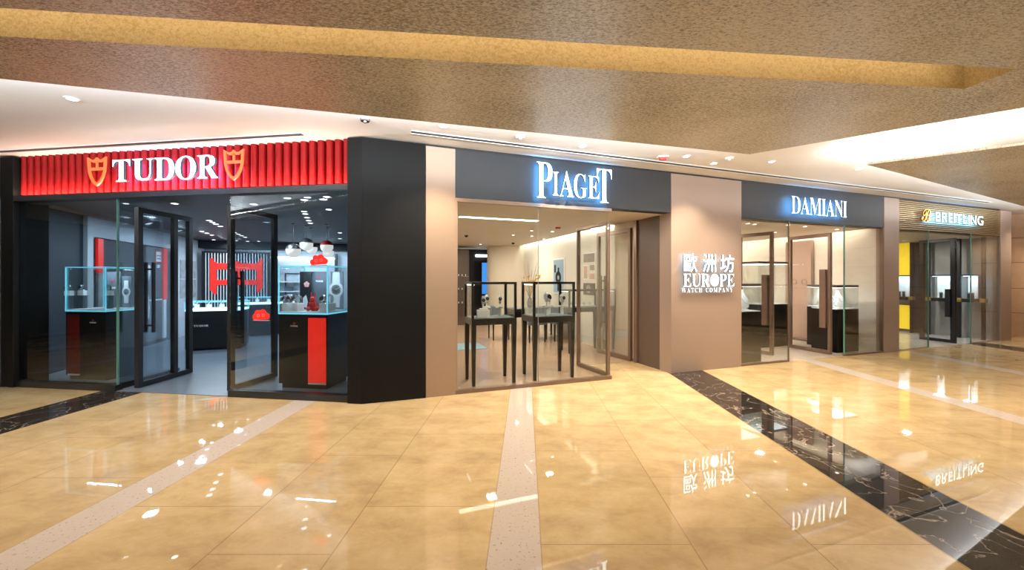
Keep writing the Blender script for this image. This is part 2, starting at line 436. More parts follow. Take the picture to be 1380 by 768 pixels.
# mall ceiling: metal-leaf panels hung below a white plaster ceiling
ZP = 2.95
E0, E1, E2 = (-14.0, .10), (2.745, 4.485), (13.0, -3.46)
outer = [E0, E1, E2, (13.0, -7.0), (-14.0, -7.0)]
hole = [(-5.2, 1.832), (3.47, 2.67), (3.44, 2.95), (-5.2, 2.10)]
bm = bmesh.new()
ov = [bm.verts.new((x, y, ZP)) for x, y in outer]; hv = [bm.verts.new((x, y, ZP)) for x, y in hole]
es = [bm.edges.new((ov[i], ov[(i+1) % 5])) for i in range(5)] + [bm.edges.new((hv[i], hv[(i+1) % 4])) for i in range(4)]
bmesh.ops.triangle_fill(bm, edges=es, use_beauty=True, use_dissolve=False)
for f in list(bm.faces):
    c = f.calc_center_median()
    if 1.0 < c.y < 3 and -5 < c.x < 3.4 and all(v in hv for v in f.verts): bm.faces.remove(f)
ov2 = [bm.verts.new((x, y, ZP+.03)) for x, y in outer]
for i in range(5): bm.faces.new((ov[i], ov[(i+1) % 5], ov2[(i+1) % 5], ov2[i]))
hv2 = [bm.verts.new((x, y, ZP+.26)) for x, y in hole]
for i in range(4):
    f = bm.faces.new((hv[i], hv2[i], hv2[(i+1) % 4], hv[(i+1) % 4])); f.material_index = 1
f = bm.faces.new(hv2); f.material_index = 1
bmesh.ops.recalc_face_normals(bm, faces=bm.faces)
me = bpy.data.meshes.new('ceiling'); bm.to_mesh(me); bm.free()
me.materials.append(MAT['leaf']); me.materials.append(MAT['leaf_warm_lit'])
o = bpy.data.objects.new('ceiling', me); COL.objects.link(o); structure(o)
pan2 = [(4.47, 4.89), (11.0, 8.10), (13.6, 9.25), (25, 9.25), (25, -9.5)]
structure(MB().prism(pan2, ZP, ZP+.03).build('ceiling', 'leaf'))
white = [(-14.0, -.15), (2.745, 4.23), (13.0, -3.72), (26, -3.72), (26, 12), (-15, 18), (-15, -.15)]
mb = MB(); mb.add([(x, y, TOP) for x, y in white], [tuple(range(len(white)))])
structure(mb.build('ceiling', 'white_ceiling', fix=False))
mb = MB(); mb.add([(-15, -7.5, 3.3), (14, -7.5, 3.3), (14, 4.6, 3.3), (-15, 4.6, 3.3)], [(0, 1, 2, 3)])
mb = MB(); mb.box(-15, 14, -7.2, -7.0, 0, 3.5); structure(mb.build('wall_back', 'opposite'))
structure(MB().box(-15.2, -15, -7, 12, 0, 3.5).build('wall_left', 'opposite'))
structure(MB().box(26, 26.2, -7, 12, 0, 3.5).build('wall_right', 'opposite'))

# cove lamps lying on the panel edges
def strip_light(p, q, inset, z, power, col, w=.06, tilt=0):
    (x0, y0), (x1, y1) = p, q
    L = math.hypot(x1-x0, y1-y0); a = math.atan2(y1-y0, x1-x0)
    nx, ny = -math.sin(a), math.cos(a)
    return area((x0+x1)/2 + nx*inset, (y0+y1)/2 + ny*inset, z, L, w, power, col, (PI - math.radians(tilt), 0, a), 'cove_strip')

# ------------------------------------------------------------------ facade A
TA = -.05
mb = MB()                                            # fluted red fascia
n = 43; x0, x1 = -5.19, -.193; pitch = (x1-x0)/n
prof = [(x0, .18)]
for i in range(n):
    c = x0 + pitch*(i+.5); r = pitch*.35
    prof.append((c-r*1.06, .15)) if i else None; prof.append((c-r*1.06, .06))
    for j in range(9):
        a = PI - PI*j/8
        prof.append((c + r*math.cos(a), .06 - r*.9*math.sin(a)))
    prof += [(c+r*1.06, .06), (c+r*1.06, .15)]
prof += [(x1, .15), (x1, .18)]
mb.prism(prof, 2.69, TOP)
structure(mb.build('trim_1', 'red_flute', fr='A'))
mb = MB(); mb.box(-5.19, -.193, -.03, .30, SB+.02, 2.665)
structure(mb.build('trim_2', 'print_black', fr='A'))
mb = MB(); mb.box(-5.42, -5.19, -.03, .35, 0, TOP-.02); structure(mb.build('trim_3', 'black_panel', fr='A', bevel=.004))
# black corner pillar wraps the bend
c1 = to_frame('B', *to_world('A', -.195, -.03)); c2 = to_frame('B', *to_world('A', -.195, .3)); cc = to_frame('B', *to_world('A', -.004, -.03))
mb = MB(); mb.prism([c1, cc, (.735, -.03), (.735, .55), (c2[0], c2[1])], 0, TOP-.012)
structure(mb.build('trim_4', 'black_panel', fr='B', bevel=.003))
mb = MB(); mb.box(-5.40, -.19, -.10, .02, TOP-.012, TOP)
# ------------------------------------------------------------------ facade B solid pieces
def bx_(name, x0, x1, y0, y1, z0, z1, mat, bevel=.003, fr='B'):
    return structure(MB().box(x0, x1, y0, y1, z0, z1).build(name, mat, fr=fr, bevel=bevel))
bx_('trim_5', .74, 1.118, -.02, .5, 0, TOP-.03, 'tan')
bx_('trim_6', 1.121, 4.597, -.012, .16, SB, TOP-.03, 'charcoal')
bx_('trim_7', 4.60, 6.103, -.02, .25, 0, TOP-.03, 'mauve')
bx_('trim_8', 6.106, 10.037, -.012, .16, SB, TOP-.03, 'charcoal')
bx_('trim_9', 10.04, 10.54, -.02, .12, 0, TOP-.03, 'mauve')
bx_('trim_10', 14.6, 15.10, -.02, .12, 0, TOP-.03, 'mauve')
bx_('trim_11', .74, 14.6, .0, .15, TOP-.03, TOP-.001, 'black', 0)
# slatted bronze fascia
mb = MB(); mb.box(10.543, 14.597, .03, .16, SB+.01, TOP-.03, 1)
ns = 15; ph = (TOP-.03-SB-.01)/ns
for i in range(ns):
    z = SB+.01+ph*i; mb.box(10.543, 14.597, -.015, .03, z, z+ph*.52, 0)
structure(mb.build('trim_12', ['slat_gold', 'print_black'], fr='B'))
# recess of the second shop
bx_('wall_recess', 4.60, 4.80, .25, .82, 0, SB+.2, 'taupe')
bx_('trim_13', 4.565, 4.80, .82, .90, 0, SB, 'bronze')
bx_('ceiling', 1.12, 4.80, .16, .90, SB, SB+.03, 'beige_wall', 0)
bx_('trim_14', 1.118, 3.50, -.01, .05, SB-.05, SB, 'tan')
bx_('trim_15', 1.118, 1.15, -.01, .05, 0.0, SB-.05, 'tan')
# end wall at the right and neighbour at the left
mb = MB(); mb.box(16.10, 16.3, -5, .6, 0, TOP, 0)
for z in (.62, 1.27, 1.95, 2.6):
    mb.box(16.096, 16.10, -5, .6, z, z+.012, 1)
structure(mb.build('wall_right', ['stone', 'joint'], fr='B'))
bx_('wall_end', 14.75, 16.3, .45, .6, 0, TOP, 'stone')
mb = MB(); mb.box(-9.0, -5.78, .55, .7, 0, 2.42, 0)
structure(mb.build('wall_left', 'orange_wood', fr='A'))
mb = MB(); mb.box(-9.0, -5.78, .60, .7, 2.42, TOP, 1)
for i in range(14): mb.box(-9.0, -5.78, .55, .60, 2.44+i*.055, 2.47+i*.055, 0)
structure(mb.build('trim_16', ['slat_gold', 'print_black'], fr='A'))
t = thing('poster', 'grey poster board on the orange wood wall at far left edge', 'poster', 'A', -6.49, .53, 1.35)
MB().box(-.7, .7, -.02, 0, 0, .46).build('board', 'print_white', t)
MB().box(-.6, .6, -.024, -.02, .1, .36).build('photo', 'speckle', t)

# =================================================================== SHOP 1 (dark watch shop)
CZ = 2.64
bx_('wall_left', -4.86, -4.74, 2.45, 9.3, 0, CZ, 'navy_wall', 0)
bx_('wall_back', -4.74, .93, 8.9, 9.05, 0, CZ, 'grey_wall', 0)
bx_('trim_17', -4.74, .93, 8.45, 8.9, 2.42, CZ, 'black_ceiling', 0)
bx_('wall_right', .80, .98, .55, 9.05, 0, CZ+.1, 'grey_wall', 0)
d_in = to_frame('B', *to_world('A', -5.19, .28)); d_in2 = to_frame('B', *to_world('A', -.19, .28))
slab('ceiling', [d_in2, (.8, .55), (.8, 9.0), (-4.8, 9.0), d_in], CZ, CZ+.05, 'dark_ceiling')
# grey framed left wall: pale band along the top and posts around dark recesses
def L(px): return on_side(px, 377, -4.70)[0]
mb = MB(); mb.box(-4.74, -4.68, L(116), 8.9, 2.28, CZ-.01); mb.box(-4.74, -4.68, L(116), L(124), 0, 2.28)
mb.box(-4.74, -4.68, L(235), 8.9, 0, 2.28)
structure(mb.build('trim_18', 'grey_wall', fr='B'))
# red strip banners on the recess
t = thing('light_column', 'red vertical strip with monochrome photo under it behind the left glass case', 'wall banner', 'B', -4.70, (L(129)+L(139))/2, 0)
w = (L(137)-L(130))/2
MB().box(-.02, .02, -w, w, 1.62, 2.26).build('red_strip', 'red_glow', t)
MB().box(-.02, .02, -w, w*2.2, .92, 1.62).build('photo', 'speckle', t)
t = thing('light_column', 'narrow red vertical strip beside the small white notice', 'wall banner', 'B', -4.70, L(222.5), 0)
MB().box(-.02, .02, -.10, .07, 1.02, 2.26).build('red_strip', 'red_glow', t)
MB().box(-.02, .02, -.10, .02, .10, 1.02).build('white_strip', 'print_white', t)
t = thing('wall_panel', 'tall dark poster of a standing figure seen through the left door', 'poster', 'B', -4.71, (L(196)+L(218))/2, .10)
w = (L(218)-L(196))/2
MB().box(-.02, .02, -w, w, 0, 2.15).build('board', 'print_grey', t)
MB().box(.02, .024, -w, w, .92, .95).build('white_line', 'print_white', t)
# pale silhouette printed on the poster (turned so that x-z plates lie on the wall)
def on_left_wall(t, name, mat, polys, y0=-.004):
    mb = MB()
    for poly in polys:
        n = len(poly)
        mb.add([(.024, a, z) for a, z in poly] + [(.030, a, z) for a, z in poly],
               [tuple(range(n)), tuple(range(n, 2*n))[::-1]] + [(i, n+i, n+(i+1) % n, (i+1) % n) for i in range(n)])
    return mb.build(name, mat, t)
on_left_wall(t, 'figure_print', 'print_white', [[(-w+.02, 1.45), (-w+.10, 1.40), (-w+.16, 1.55), (-w+.15, 1.72), (-w+.06, 1.74), (-w+.01, 1.62)],
    [(-w+.01, .60), (-w+.08, .50), (-w+.13, .75), (-w+.07, 1.12), (-w+.02, 1.05)]])
t = thing('notice_sign', 'small white notice with red border on dark poster wall', 'sign', 'B', -4.68, L(212), 1.92)
MB().box(-.004, .004, -.13, .13, -.02, .26).build('red_border', 'red', t)
MB().box(.004, .008, -.105, .105, .005, .235).build('white_card', 'print_white', t)
MB().box(.008, .011, -.08, .08, .06, .09).box(.008, .011, -.08, .08, .13, .16).build('text_lines', 'print_grey', t)
MB().box(-.004, .006, -.05, .06, -.14, -.07).build('white_card', 'print_white', t)
t = thing('photo_frame', 'group of monochrome photographs on pale wall behind the door', 'picture', 'B', -4.675, (L(241)+L(262))/2, 1.0)
hw = (L(262)-L(241))/2
for i, a in enumerate((-hw, .03)):
    for j in range(2):
        MB().box(-.01, .015, a, a+hw-.03, .02+j*.52, .50+j*.52).build('photo', 'speckle', t)
MB().box(-.02, -.01, -hw-.02, hw+.02, 0, 1.06).build('frame', 'print_black', t)

# slatted screen with a red shield emblem
SY = 8.30
xa = on_front('B', 272, 377, SY)[0]; xb = on_front('B', 364, 377, SY)[0]
t = thing('slat_screen', 'black slatted screen carrying a large red shield emblem', 'screen', 'B', (xa+xb)/2, SY, 0)
W = (xb-xa)
ztop = on_front('B', 318, 341, SY)[1]
MB().box(-W/2, W/2, .10, .16, .0, ztop).build('backing', 'print_black', t)
MB().box(-W/2, -W/2+.05, -.02, .10, 0, ztop).box(W/2-.05, W/2, -.02, .10, 0, ztop).box(-W/2, W/2, -.02, .10, ztop, ztop+.04).build('frame', 'black', t)
sl = MB(); rd = MB(); N_ = 22
for i in range(N_):
    x = -W/2 + .09 + (W-.18)*i/(N_-1); q = (x/(W*.5))
    segs = []
    aq = abs(q+.02)
    if aq < .76:
        zt, zb = 2.02 + .10*(aq > .68), (.85 + 1.0*max(0, (aq-.40))*1.1)
        if aq > .60: segs = [(zb, zt)]
        elif aq < .07: segs = [(1.35, 2.04)]
        else: segs = [(1.80, 1.98), (1.35, 1.50)]
    z = 0
    for a, b in segs: rd.box(x-.036, x+.036, -.012, .03, a, b)
    sl.box(x-.011, x+.011, .0, .025, .02, ztop-.01)
sl.build('slats', 'grey_wall', t); rd.build('shield_emblem', 'red_glow', t)

# counters with glass tops
def counter(label, x0, x1, y0, y1, h, px_logo):
    t = thing('display_counter', label, 'display counter', 'B', (x0+x1)/2, (y0+y1)/2)
    w, d = (x1-x0)/2, (y1-y0)/2
    MB().box(-w, w, -d, d, .05, h-.10).build('body', 'black', t, bevel=.006)
    MB().box(-w+.05, w-.05, -d+.05, d-.05, 0, .05).build('plinth', 'print_black', t)
    MB().box(-w, w, -d, d, h-.10, h-.06).build('tray', 'led_blue', t)
    MB().box(-w, w, -d, -d+.01, h-.06, h+.08).box(-w, w, d-.01, d, h-.06, h+.08).box(-w, -w+.01, -d+.01, d-.01, h-.06, h+.08).box(w-.01, w, -d+.01, d-.01, h-.06, h+.08).box(-w, w, -d, d, h+.08, h+.09).build('glass_top', 'glass_case', t)
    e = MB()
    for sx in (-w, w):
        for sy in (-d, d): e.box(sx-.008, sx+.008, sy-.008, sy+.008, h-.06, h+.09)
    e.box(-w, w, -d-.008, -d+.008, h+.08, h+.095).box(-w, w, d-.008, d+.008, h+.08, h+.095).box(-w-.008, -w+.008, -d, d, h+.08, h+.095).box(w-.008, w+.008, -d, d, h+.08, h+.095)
    e.build('glass_edge', 'cyan_edge_glow', t)
    if px_logo is not None: word_mesh(t, 'logo', 'TUDOR', px_logo-.13, px_logo+.13, h-.43, h-.39, -d-.006, -d+.002, 'print_white', use_serif=True)
    return t
def small_goods(x0, x1, y, z, labels, group, fr='B'):
    global WS
    for i, lb in enumerate(labels):
        x = x0 + (x1-x0)*(i+.5)/len(labels)
        dup(WS, fr, x, y, z, lb, rot=random.uniform(-.3, .3), group=group)

# watch on a stand (first of its kind)
def make_watch(label, fr, x, y, z, group, s=1.0):
    t = thing('watch_stand', label, 'watch', fr, x, y, z, 0, group)
    MB().box(-.045*s, .045*s, -.04*s, .04*s, 0, .085*s).build('stand', 'white_acrylic', t, bevel=.003)
    st = MB()
    for i in range(20):                                     # strap: a ring tipped back on the block
        pass
    ring = [(0 + 0, .045*s*math.cos(a)*.8, .125*s + .050*s*math.sin(a)) for a in [2*PI*i/20 for i in range(21)]]
    st.tube(ring, .011*s, 6); st.build('strap', 'steel', t, smooth=True)
    f = MB(); f.lathe([(.030*s, 0), (.032*s, .006*s), (.032*s, .012*s), (.026*s, .014*s)], n=18)
    rot = Matrix.Rotation(math.radians(62), 3, 'X')
    f.v = [tuple(rot @ Vector(v) + Vector((0, -.046*s, .135*s))) for v in f.v]
    fc = f.build('watch_case', 'steel', t, smooth=True)
    g = MB(); g.lathe([(.025*s, .0142*s), (.025*s, .0165*s)], n=18); g.v = [tuple(rot @ Vector(v) + Vector((0, -.046*s, .135*s))) for v in g.v]
    g.build('dial', 'print_black', fc)
    return t

p = on_floor(252.5, 473); c0 = to_frame('B', *p); c0 = (c0[0], c0[1])
counter('black counter with lit glass top nearest the entrance of the watch shop', -3.62, -2.62, 4.85, 5.40, .94, -.22)
counter('black counter with lit glass top further back before the slatted screen', -3.45, -2.35, 7.0, 7.5, .94, .2)
WS = make_watch('watch on white block on the near counter, leftmost', 'B', -3.5, 5.1, .90, 'watches in the near counter', .8)
small_goods(-3.4, -2.7, 5.1, .90, ['watch on white block on the near counter, next to the leftmost', 'watch on white block in the middle of the near counter', 'watch on white block on the near counter, rightmost'], 'watches in the near counter')
small_goods(-3.3, -2.5, 7.2, .90, ['watch on white block on the far counter, left end', 'watch on white block in the middle of the far counter', 'watch on white block on the far counter, right end'], 'watches in the far counter')

# glass display cases in the two windows
def vitrine(label, x0, x1, y0, y1, red, redmat='red_glow'):
    t = thing('display_case', label, 'display case', 'A', (x0+x1)/2, (y0+y1)/2)
    w, d = (x1-x0)/2, (y1-y0)/2; zb, zt = 1.03, 1.68
    ped = MB().box(-w, w, -d, d, .07, zb).build('pedestal', 'black', t, bevel=.004)
    MB().box(-w+.03, w-.03, -d+.03, d-.03, 0, .07).build('plinth', 'print_black', t)
    MB().box(red[0]-(x0+x1)/2, red[1]-(x0+x1)/2, -d-.012, -d, .10, zb-.05).build('red_panel', redmat, ped)
    MB().box(red[0]-(x0+x1)/2, red[1]-(x0+x1)/2, -d-.014, -d, .075, .095).build('kick_strip', 'trim_white', ped)
    MB().box(-w+.01, w-.01, -d+.01, d-.01, zb, zb+.03).build('tray', 'white_acrylic', t)
    g = .008
    gc = MB().box(-w, w, -d, -d+g, zb, zt).box(-w, w, d-g, d, zb, zt).box(-w, -w+g, -d+g, d-g, zb, zt).box(w-g, w, -d+g, d-g, zb, zt).box(-w, w, -d, d, zt, zt+g).build('glass_cover', 'glass_case', t)
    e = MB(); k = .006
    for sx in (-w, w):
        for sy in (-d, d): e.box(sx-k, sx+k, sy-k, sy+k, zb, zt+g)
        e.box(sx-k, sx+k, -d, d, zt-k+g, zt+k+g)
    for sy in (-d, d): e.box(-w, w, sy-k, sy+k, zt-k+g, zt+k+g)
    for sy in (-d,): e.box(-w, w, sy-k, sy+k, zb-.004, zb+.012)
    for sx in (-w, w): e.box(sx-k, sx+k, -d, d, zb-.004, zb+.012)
    e.build('glass_edge', 'cyan_edge_glow', gc)
    lx = -.13 if red[0] > (x0+x1)/2 else .13
    word_mesh(ped, 'logo', 'TUDOR', lx-.055, lx+.055, .855, .875, -d-.004, -d+.001, 'print_white')
    ro = MB()
    for i in range(5):
        a = PI/2 + 2*PI*i/5; ro.ring_plate(lx+.010*math.cos(a), .90+.010*math.sin(a), .002, .009, -d-.004, -d+.001, 8)
    ro.build('rose_emblem', 'red', t)
    X, Y = to_world('A', (x0+x1)/2, (y0+y1)/2)
    area(X, Y, zt-.015, w*1.7, .02, 6, COOL, (0, 0, FR['A'][2]), 'case_light')
    return t
vitrine('glass display case on black pedestal at right window, red panel on its front', -1.50, -.775, .45, .99, (-1.05, -.79))
vitrine('glass display case on black pedestal in the left window, dim red stripe below', -5.0, -4.29, .42, .90, (-4.95, -4.75), 'red_shaded')
def A_at(px, py, y): return on_front('A', px, py, y)
watches_right = [(388, .62, 'watch on white block, leftmost in the right window case'), (394, .78, 'watch on white block, second from left in the right window case'),
                 (402, .64, 'watch on white block just left of the red rabbit'), (438, .62, 'watch on white block just right of the red rabbit'), (445, .74, 'watch on white block, rightmost in the right window case')]
for px, y, lb in watches_right:
    x, z = A_at(px, 400, y); dup(WS, 'A', x, y, 1.06, lb, rot=random.uniform(-.4, .4), group='watches in the right window case', scale=(1.6, 1.6, 1.6))
for px, y, lb in [(93, .48, 'watch on slim stand, leftmost in the left window case'), (111, .6, 'watch on slim stand in the middle of the left window case'), (147, .62, 'watch on slim stand, rightmost in the left window case')]:
    x, z = A_at(px, 400, y)
    r_ = dup(WS, 'A', x, y, 1.06+.20, lb, rot=.3, group='watches in the left window case', scale=(1.1, 1.1, 1.1))
    MB().box(-.03, .03, -.03, .03, -.1818, .0).build('post', 'print_grey', r_)
# red rabbit figure
x, z = A_at(423, 400, .62)
rb = thing('rabbit_figurine', 'red seated rabbit figurine among the watches in right window case', 'figurine', 'A', x, .62, 1.06)
mb = MB()
mb.ball(0, 0, .055, .060, .05, .058).ball(0, -.02, .105, .048, .042, .05).ball(0, -.028, .165, .042, .038, .040)
mb.ball(-.062, -.03, .035, .034, .03, .033).ball(.062, -.03, .035, .034, .03, .033)
mb.ball(-.045, -.045, .095, .016, .018, .03).ball(.045, -.045, .095, .016, .018, .03).ball(0, -.062, .155, .014, .012, .010)
for s_ in (-1, 1): mb.tube([(s_*.018, -.02, .19), (s_*.026, -.018, .225), (s_*.034, -.018, .265)], .014, 8, r1=.006)
mb.build('body', 'red', rb, smooth=True)
# boards inside the cases
def watch_print(t, cx, cz, s, y0, y1):
    MB().plate([(cx-.10*s, cz+.14*s), (cx+.10*s, cz+.14*s), (cx+.085*s, cz+.42*s), (cx-.085*s, cz+.42*s)], y0, y1).plate([(cx-.085*s, cz-.42*s), (cx+.085*s, cz-.42*s), (cx+.10*s, cz-.14*s), (cx-.10*s, cz-.14*s)], y0, y1).ring_plate(cx, cz, .12*s, .18*s, y0-.001, y1, 28).build('watch_print', 'print_white', t)
    d = MB(); d.ring_plate(cx, cz, .002, .12*s, y0-.001, y1, 28); d.build('dial_print', 'print_black', t)
    h = MB()
    for i in range(12):
        a = 2*PI*i/12; q = .095*s; h.box(cx+q*math.cos(a)-.008*s, cx+q*math.cos(a)+.008*s, y0-.003, y0-.001, cz+q*math.sin(a)-.008*s, cz+q*math.sin(a)+.008*s)
    h.plate([(cx-.006*s, cz), (cx+.006*s, cz), (cx+.075*s, cz+.05*s), (cx+.070*s, cz+.056*s)], y0-.003, y0-.001)
    h.plate([(cx+.004*s, cz-.005*s), (cx+.004*s, cz+.006*s), (cx-.055*s, cz+.045*s), (cx-.058*s, cz+.038*s)], y0-.003, y0-.001)
    h.build('hour_marks', 'print_white', t)
def boardA(name, label, px0, px1, py0, py1, y, mat):
    x0, z1 = A_at(px0, py0, y); x1, _ = A_at(px1, py0, y); z0 = max(A_at(px0, py1, y)[1], 1.065)
    t = thing(name, label, 'display board', 'A', (x0+x1)/2, y, z0)
    w, h = (x1-x0)/2, z1-z0
    MB().box(-w, w, -.008, .008, 0, h).build('board', mat, t)
    return t, w, h
t, w, h = boardA('display_board', 'dark grey board with small white logo in right window case', 421, 441, 366, 418, .90, 'print_grey')
word_mesh(t, 'logo', 'TUDOR', -w*.5, w*.5, h*.72, h*.77, -.012, -.008, 'print_white')
MB().ring_plate(0, h*.84, .002, .014, -.012, -.008, 10).build('rose_emblem', 'red', t)
t, w, h = boardA('display_board', 'black board with pink flower picture beside the red rabbit', 404.5, 420, 366, 418, .86, 'print_black')
mb = MB()
for i in range(5):
    a = PI/2+2*PI*i/5; mb.ring_plate(.02+.026*math.cos(a), h*.66+.026*math.sin(a), .002, .020, -.012, -.008, 10)
mb.build('flower_print', 'pink', t)
MB().plate([(-w*.5, h*.05), (w*.2, h*.05), (w*.4, h*.2), (w*.1, h*.38), (-w*.4, h*.3)], -.012, -.008).build('hand_print', 'print_white', t)
t, w, h = boardA('display_board', 'pale blue board with large steel watch picture at pillar side of right case', 446, 463, 366, 418, .93, 'slate_print')
watch_print(t, -.01, h*.52, .62, -.012, -.008)
t, w, h = boardA('display_board', 'grey board with red logo standing in the left window case', 145, 163, 366, 417, .80, 'print_grey')
MB().ring_plate(-.02, h*.75, .002, .018, -.012, -.008, 10).build('rose_emblem', 'red', t)
word_mesh(t, 'logo', 'TUDOR', -w*.5, w*.3, h*.52, h*.57, -.012, -.008, 'print_white')
t, w, h = boardA('display_board', 'pale board with large black dial watch picture in left window case', 165, 177.5, 372, 417, .78, 'print_grey')
watch_print(t, 0, h*.5, .42, -.012, -.008)

# cloud stickers on the glass
def cloud(label, px, py, y, s, fr='A'):
    x, z = on_front(fr, px, py, y)
    t = thing('cloud_sticker', label, 'window sticker', fr, x, y, z)
    poly = []
    for cx_, cz_, r, a0, a1 in ((-.10, .0, .05, 250, 120), (-.055, .055, .055, 200, 60), (.03, .06, .06, 150, 20), (.10, .015, .05, 90, -70)):
        for i in range(7):
            a = math.radians(a0 + (a1-a0)*i/6); poly.append((s*(cx_+r*math.cos(a)), s*(cz_+r*math.sin(a))))
    poly = poly
    MB().plate(poly, -.004, 0).build('cloud', 'red_glow', t)
    c = MB()
    for cx_, cz_ in ((-.05, .02), (.04, .03)):
        c.ring_plate(cx_*s, cz_*s, .018*s, .024*s, -.006, -.004, 16)
    c.plate([(-.15*s, -.06*s), (.15*s, -.06*s), (.13*s, -.048*s), (-.13*s, -.048*s)], -.006, 0)
    c.build('swirl', 'pink', t)
    return t
cloud('red cloud sticker above the right window display case', 430, 353, .028, .8)
cloud('red cloud sticker low on the glass left of the right case', 352, 427, .028, .8)

# pendant globes
def pendant(label, px, py, rpx, top, Y=8.0):
    X = (px-CX)/F*Y; z = EYE + (CY-py)/F*Y; r = rpx*1.15/F*Y
    x, y = to_frame('B', X, Y)
    t = thing('pendant_lamp', label, 'pendant lamp', 'B', x, y, z, 0, 'pendant globes above the right display case')
    lo = MB(); lo.lathe([(r*math.sin(a)+.0005, -r*math.cos(a)) for a in [PI*.62*i/10 for i in range(11)]], n=20); lo.build('globe', 'globe', t, smooth=True)
    up = MB(); up.lathe([(r*1.06*math.sin(a)+.0005, -r*1.06*math.cos(a)) for a in [PI*(.58+.42*i/8) for i in range(9)]], n=20); up.build('shade', top, t, smooth=True)
    MB().tube([(0, 0, r*.98), (0, 0, CZ-z)], .004, 6).build('cord', 'black', t)
    MB().lathe([(.04, 0), (.04, .015)], cz=CZ-z-.015, n=14).build('canopy', 'black', t)
    return t
pendant('leftmost white globe pendant in the cluster over the right case', 395.5, 338, 8, 'steel', 7.9)
pendant('highest white globe pendant in the middle of the cluster', 413, 329.5, 7.2, 'steel', 8.2)
pendant('white globe pendant tucked right of the highest one', 420, 335, 6.2, 'black', 8.6)
pendant('red topped globe pendant at the right of the cluster', 440.5, 332.5, 7, 'red', 8.0)
pendant('lowest right white globe pendant under the red one', 442.5, 340, 6, 'steel', 8.5)

# back wall shelves
RY = 8.80
def rear(px0, px1, py0, py1, y=RY):
    x0, z1 = on_front('B', px0, py0, y); x1, _ = on_front('B', px1, py0, y)
    zm = on_front('B', (px0+px1)/2, py1, y)[1]
    return x0, x1, zm, z1
x0, x1, z0, z1 = rear(366, 452, 345, 420)
t = thing('wall_shelf_unit', 'pale lit shelf wall at the back behind the right case', 'shelves', 'B', (x0+x1)/2, RY, 0)
w = (x1-x0)/2
MB().box(-w, w, .0, .09, .1, z1).build('back_panel', 'grey_wall', t)
MB().box(-w, w, -.05, .0, z1-.08, z1-.03).build('light_strip', 'led_white', t)
MB().box(w, w+.06, -.25, .09, .1, z1+.1).build('side_panel', 'print_black', t)
for zz in (.75, 1.12, 1.42): MB().box(-w, w*.15, -.26, 0, zz, zz+.03).build('shelf', 'white_acrylic', t)
x0b, x1b, z0b, z1b = rear(384, 409, 368, 396)
c_ = (x0+x1)/2
MB().box(x0b-c_, x1b-c_, -.03, 0, z1b-.03, z1b).box(x0b-c_, x0b-c_+.04, -.03, 0, z0b, z1b).box(x1b-c_-.04, x1b-c_, -.03, 0, z0b, z1b).build('frame', 'print_black', t)
for i, (q, zz, lb) in enumerate([(-.9, .78, 'boxed goods on the lowest back shelf, left end'), (-.55, .78, 'boxed goods on the lowest back shelf, towards the middle'), (-.92, 1.15, 'boxed goods on the middle back shelf, left end'), (-.45, 1.15, 'boxed goods on the middle back shelf, towards the middle')]):
    x = c_ + q*w
    t = thing('gift_box', lb, 'box', 'B', x, RY-.13, zz, 0, 'boxes on the back shelves')
    MB().box(-.11, .11, -.07, .07, 0, .14).build('box', 'print_grey' if i % 2 else 'white_acrylic', t, bevel=.004)
    MB().box(-.112, .112, -.072, .072, .10, .15).build('lid', 'teal_board', t, bevel=.004)
# swivel chair by the back counter
x, y = to_frame('B', *on_floor(356, 447))
t = thing('swivel_chair', 'dark swivel chair with chrome star base behind the low cloud sticker', 'chair', 'B', x, y)
MB().lathe([(.02, .08), (.02, .45)], n=12).build('column', 'steel', t)
b_ = MB()
for i in range(5):
    a = 2*PI*i/5; b_.tube([(0, 0, .1), (.27*math.cos(a), .27*math.sin(a), .05)], .018, 8, r1=.012); b_.ball(.27*math.cos(a), .27*math.sin(a), .028, .027)
b_.build('star_base', 'steel', t, smooth=True)
MB().box(-.22, .22, -.22, .22, .45, .53).build('seat', 'dark_wood', t, bevel=.03)
MB().box(-.21, .21, .19, .24, .53, .95).build('backrest', 'dark_wood', t, bevel=.02)

# ceiling downlights of shop 1
def downlight(X, Y, z, r, label, group, mat='lamp_cool'):
    mb = MB(); mb.lathe([(r*.8, -.004), (r*.8, 0)], n=16, mi=0); mb.ring_plate(0, 0, r*.8, r*1.1, -.006, 0, 16, 1)
    # ring lies flat: rotate the ring's x-z plane down to x-y
    nv = 16*4; base = len(mb.v)-nv
    for i in range(base, len(mb.v)):
        a, b, c = mb.v[i]; mb.v[i] = (a, c, b)
    o = mb.build('ceiling_light', [mat, 'trim_white'])
    o.location = (X, Y, z)
    return tag(o, label, 'ceiling light', group)
front1 = [(323.5, 263.5), (342, 275), (387, 266.5), (410, 269), (414, 265.5), (436, 268.5), (440, 264.8), (443, 282), (235.5, 274)]
rowR = [(409.8, 284.7), (411.5, 288), (413.8, 293), (416, 297), (418.3, 300.4)]
rowL = [(282, 297), (286.5, 299.2), (291, 301.7), (297, 304.7)]
rowM = [(317, 313.5), (321.5, 315.5), (326, 317.5), (330.5, 319.5)]
rear1 = [(272, 311.5), (279, 314), (285.5, 316.5), (288, 323), (334, 325), (318.5, 324.2), (349, 325), (364, 326.5), (377.5, 327.3), (390, 327.6), (458, 313.5), (458, 321.4)]
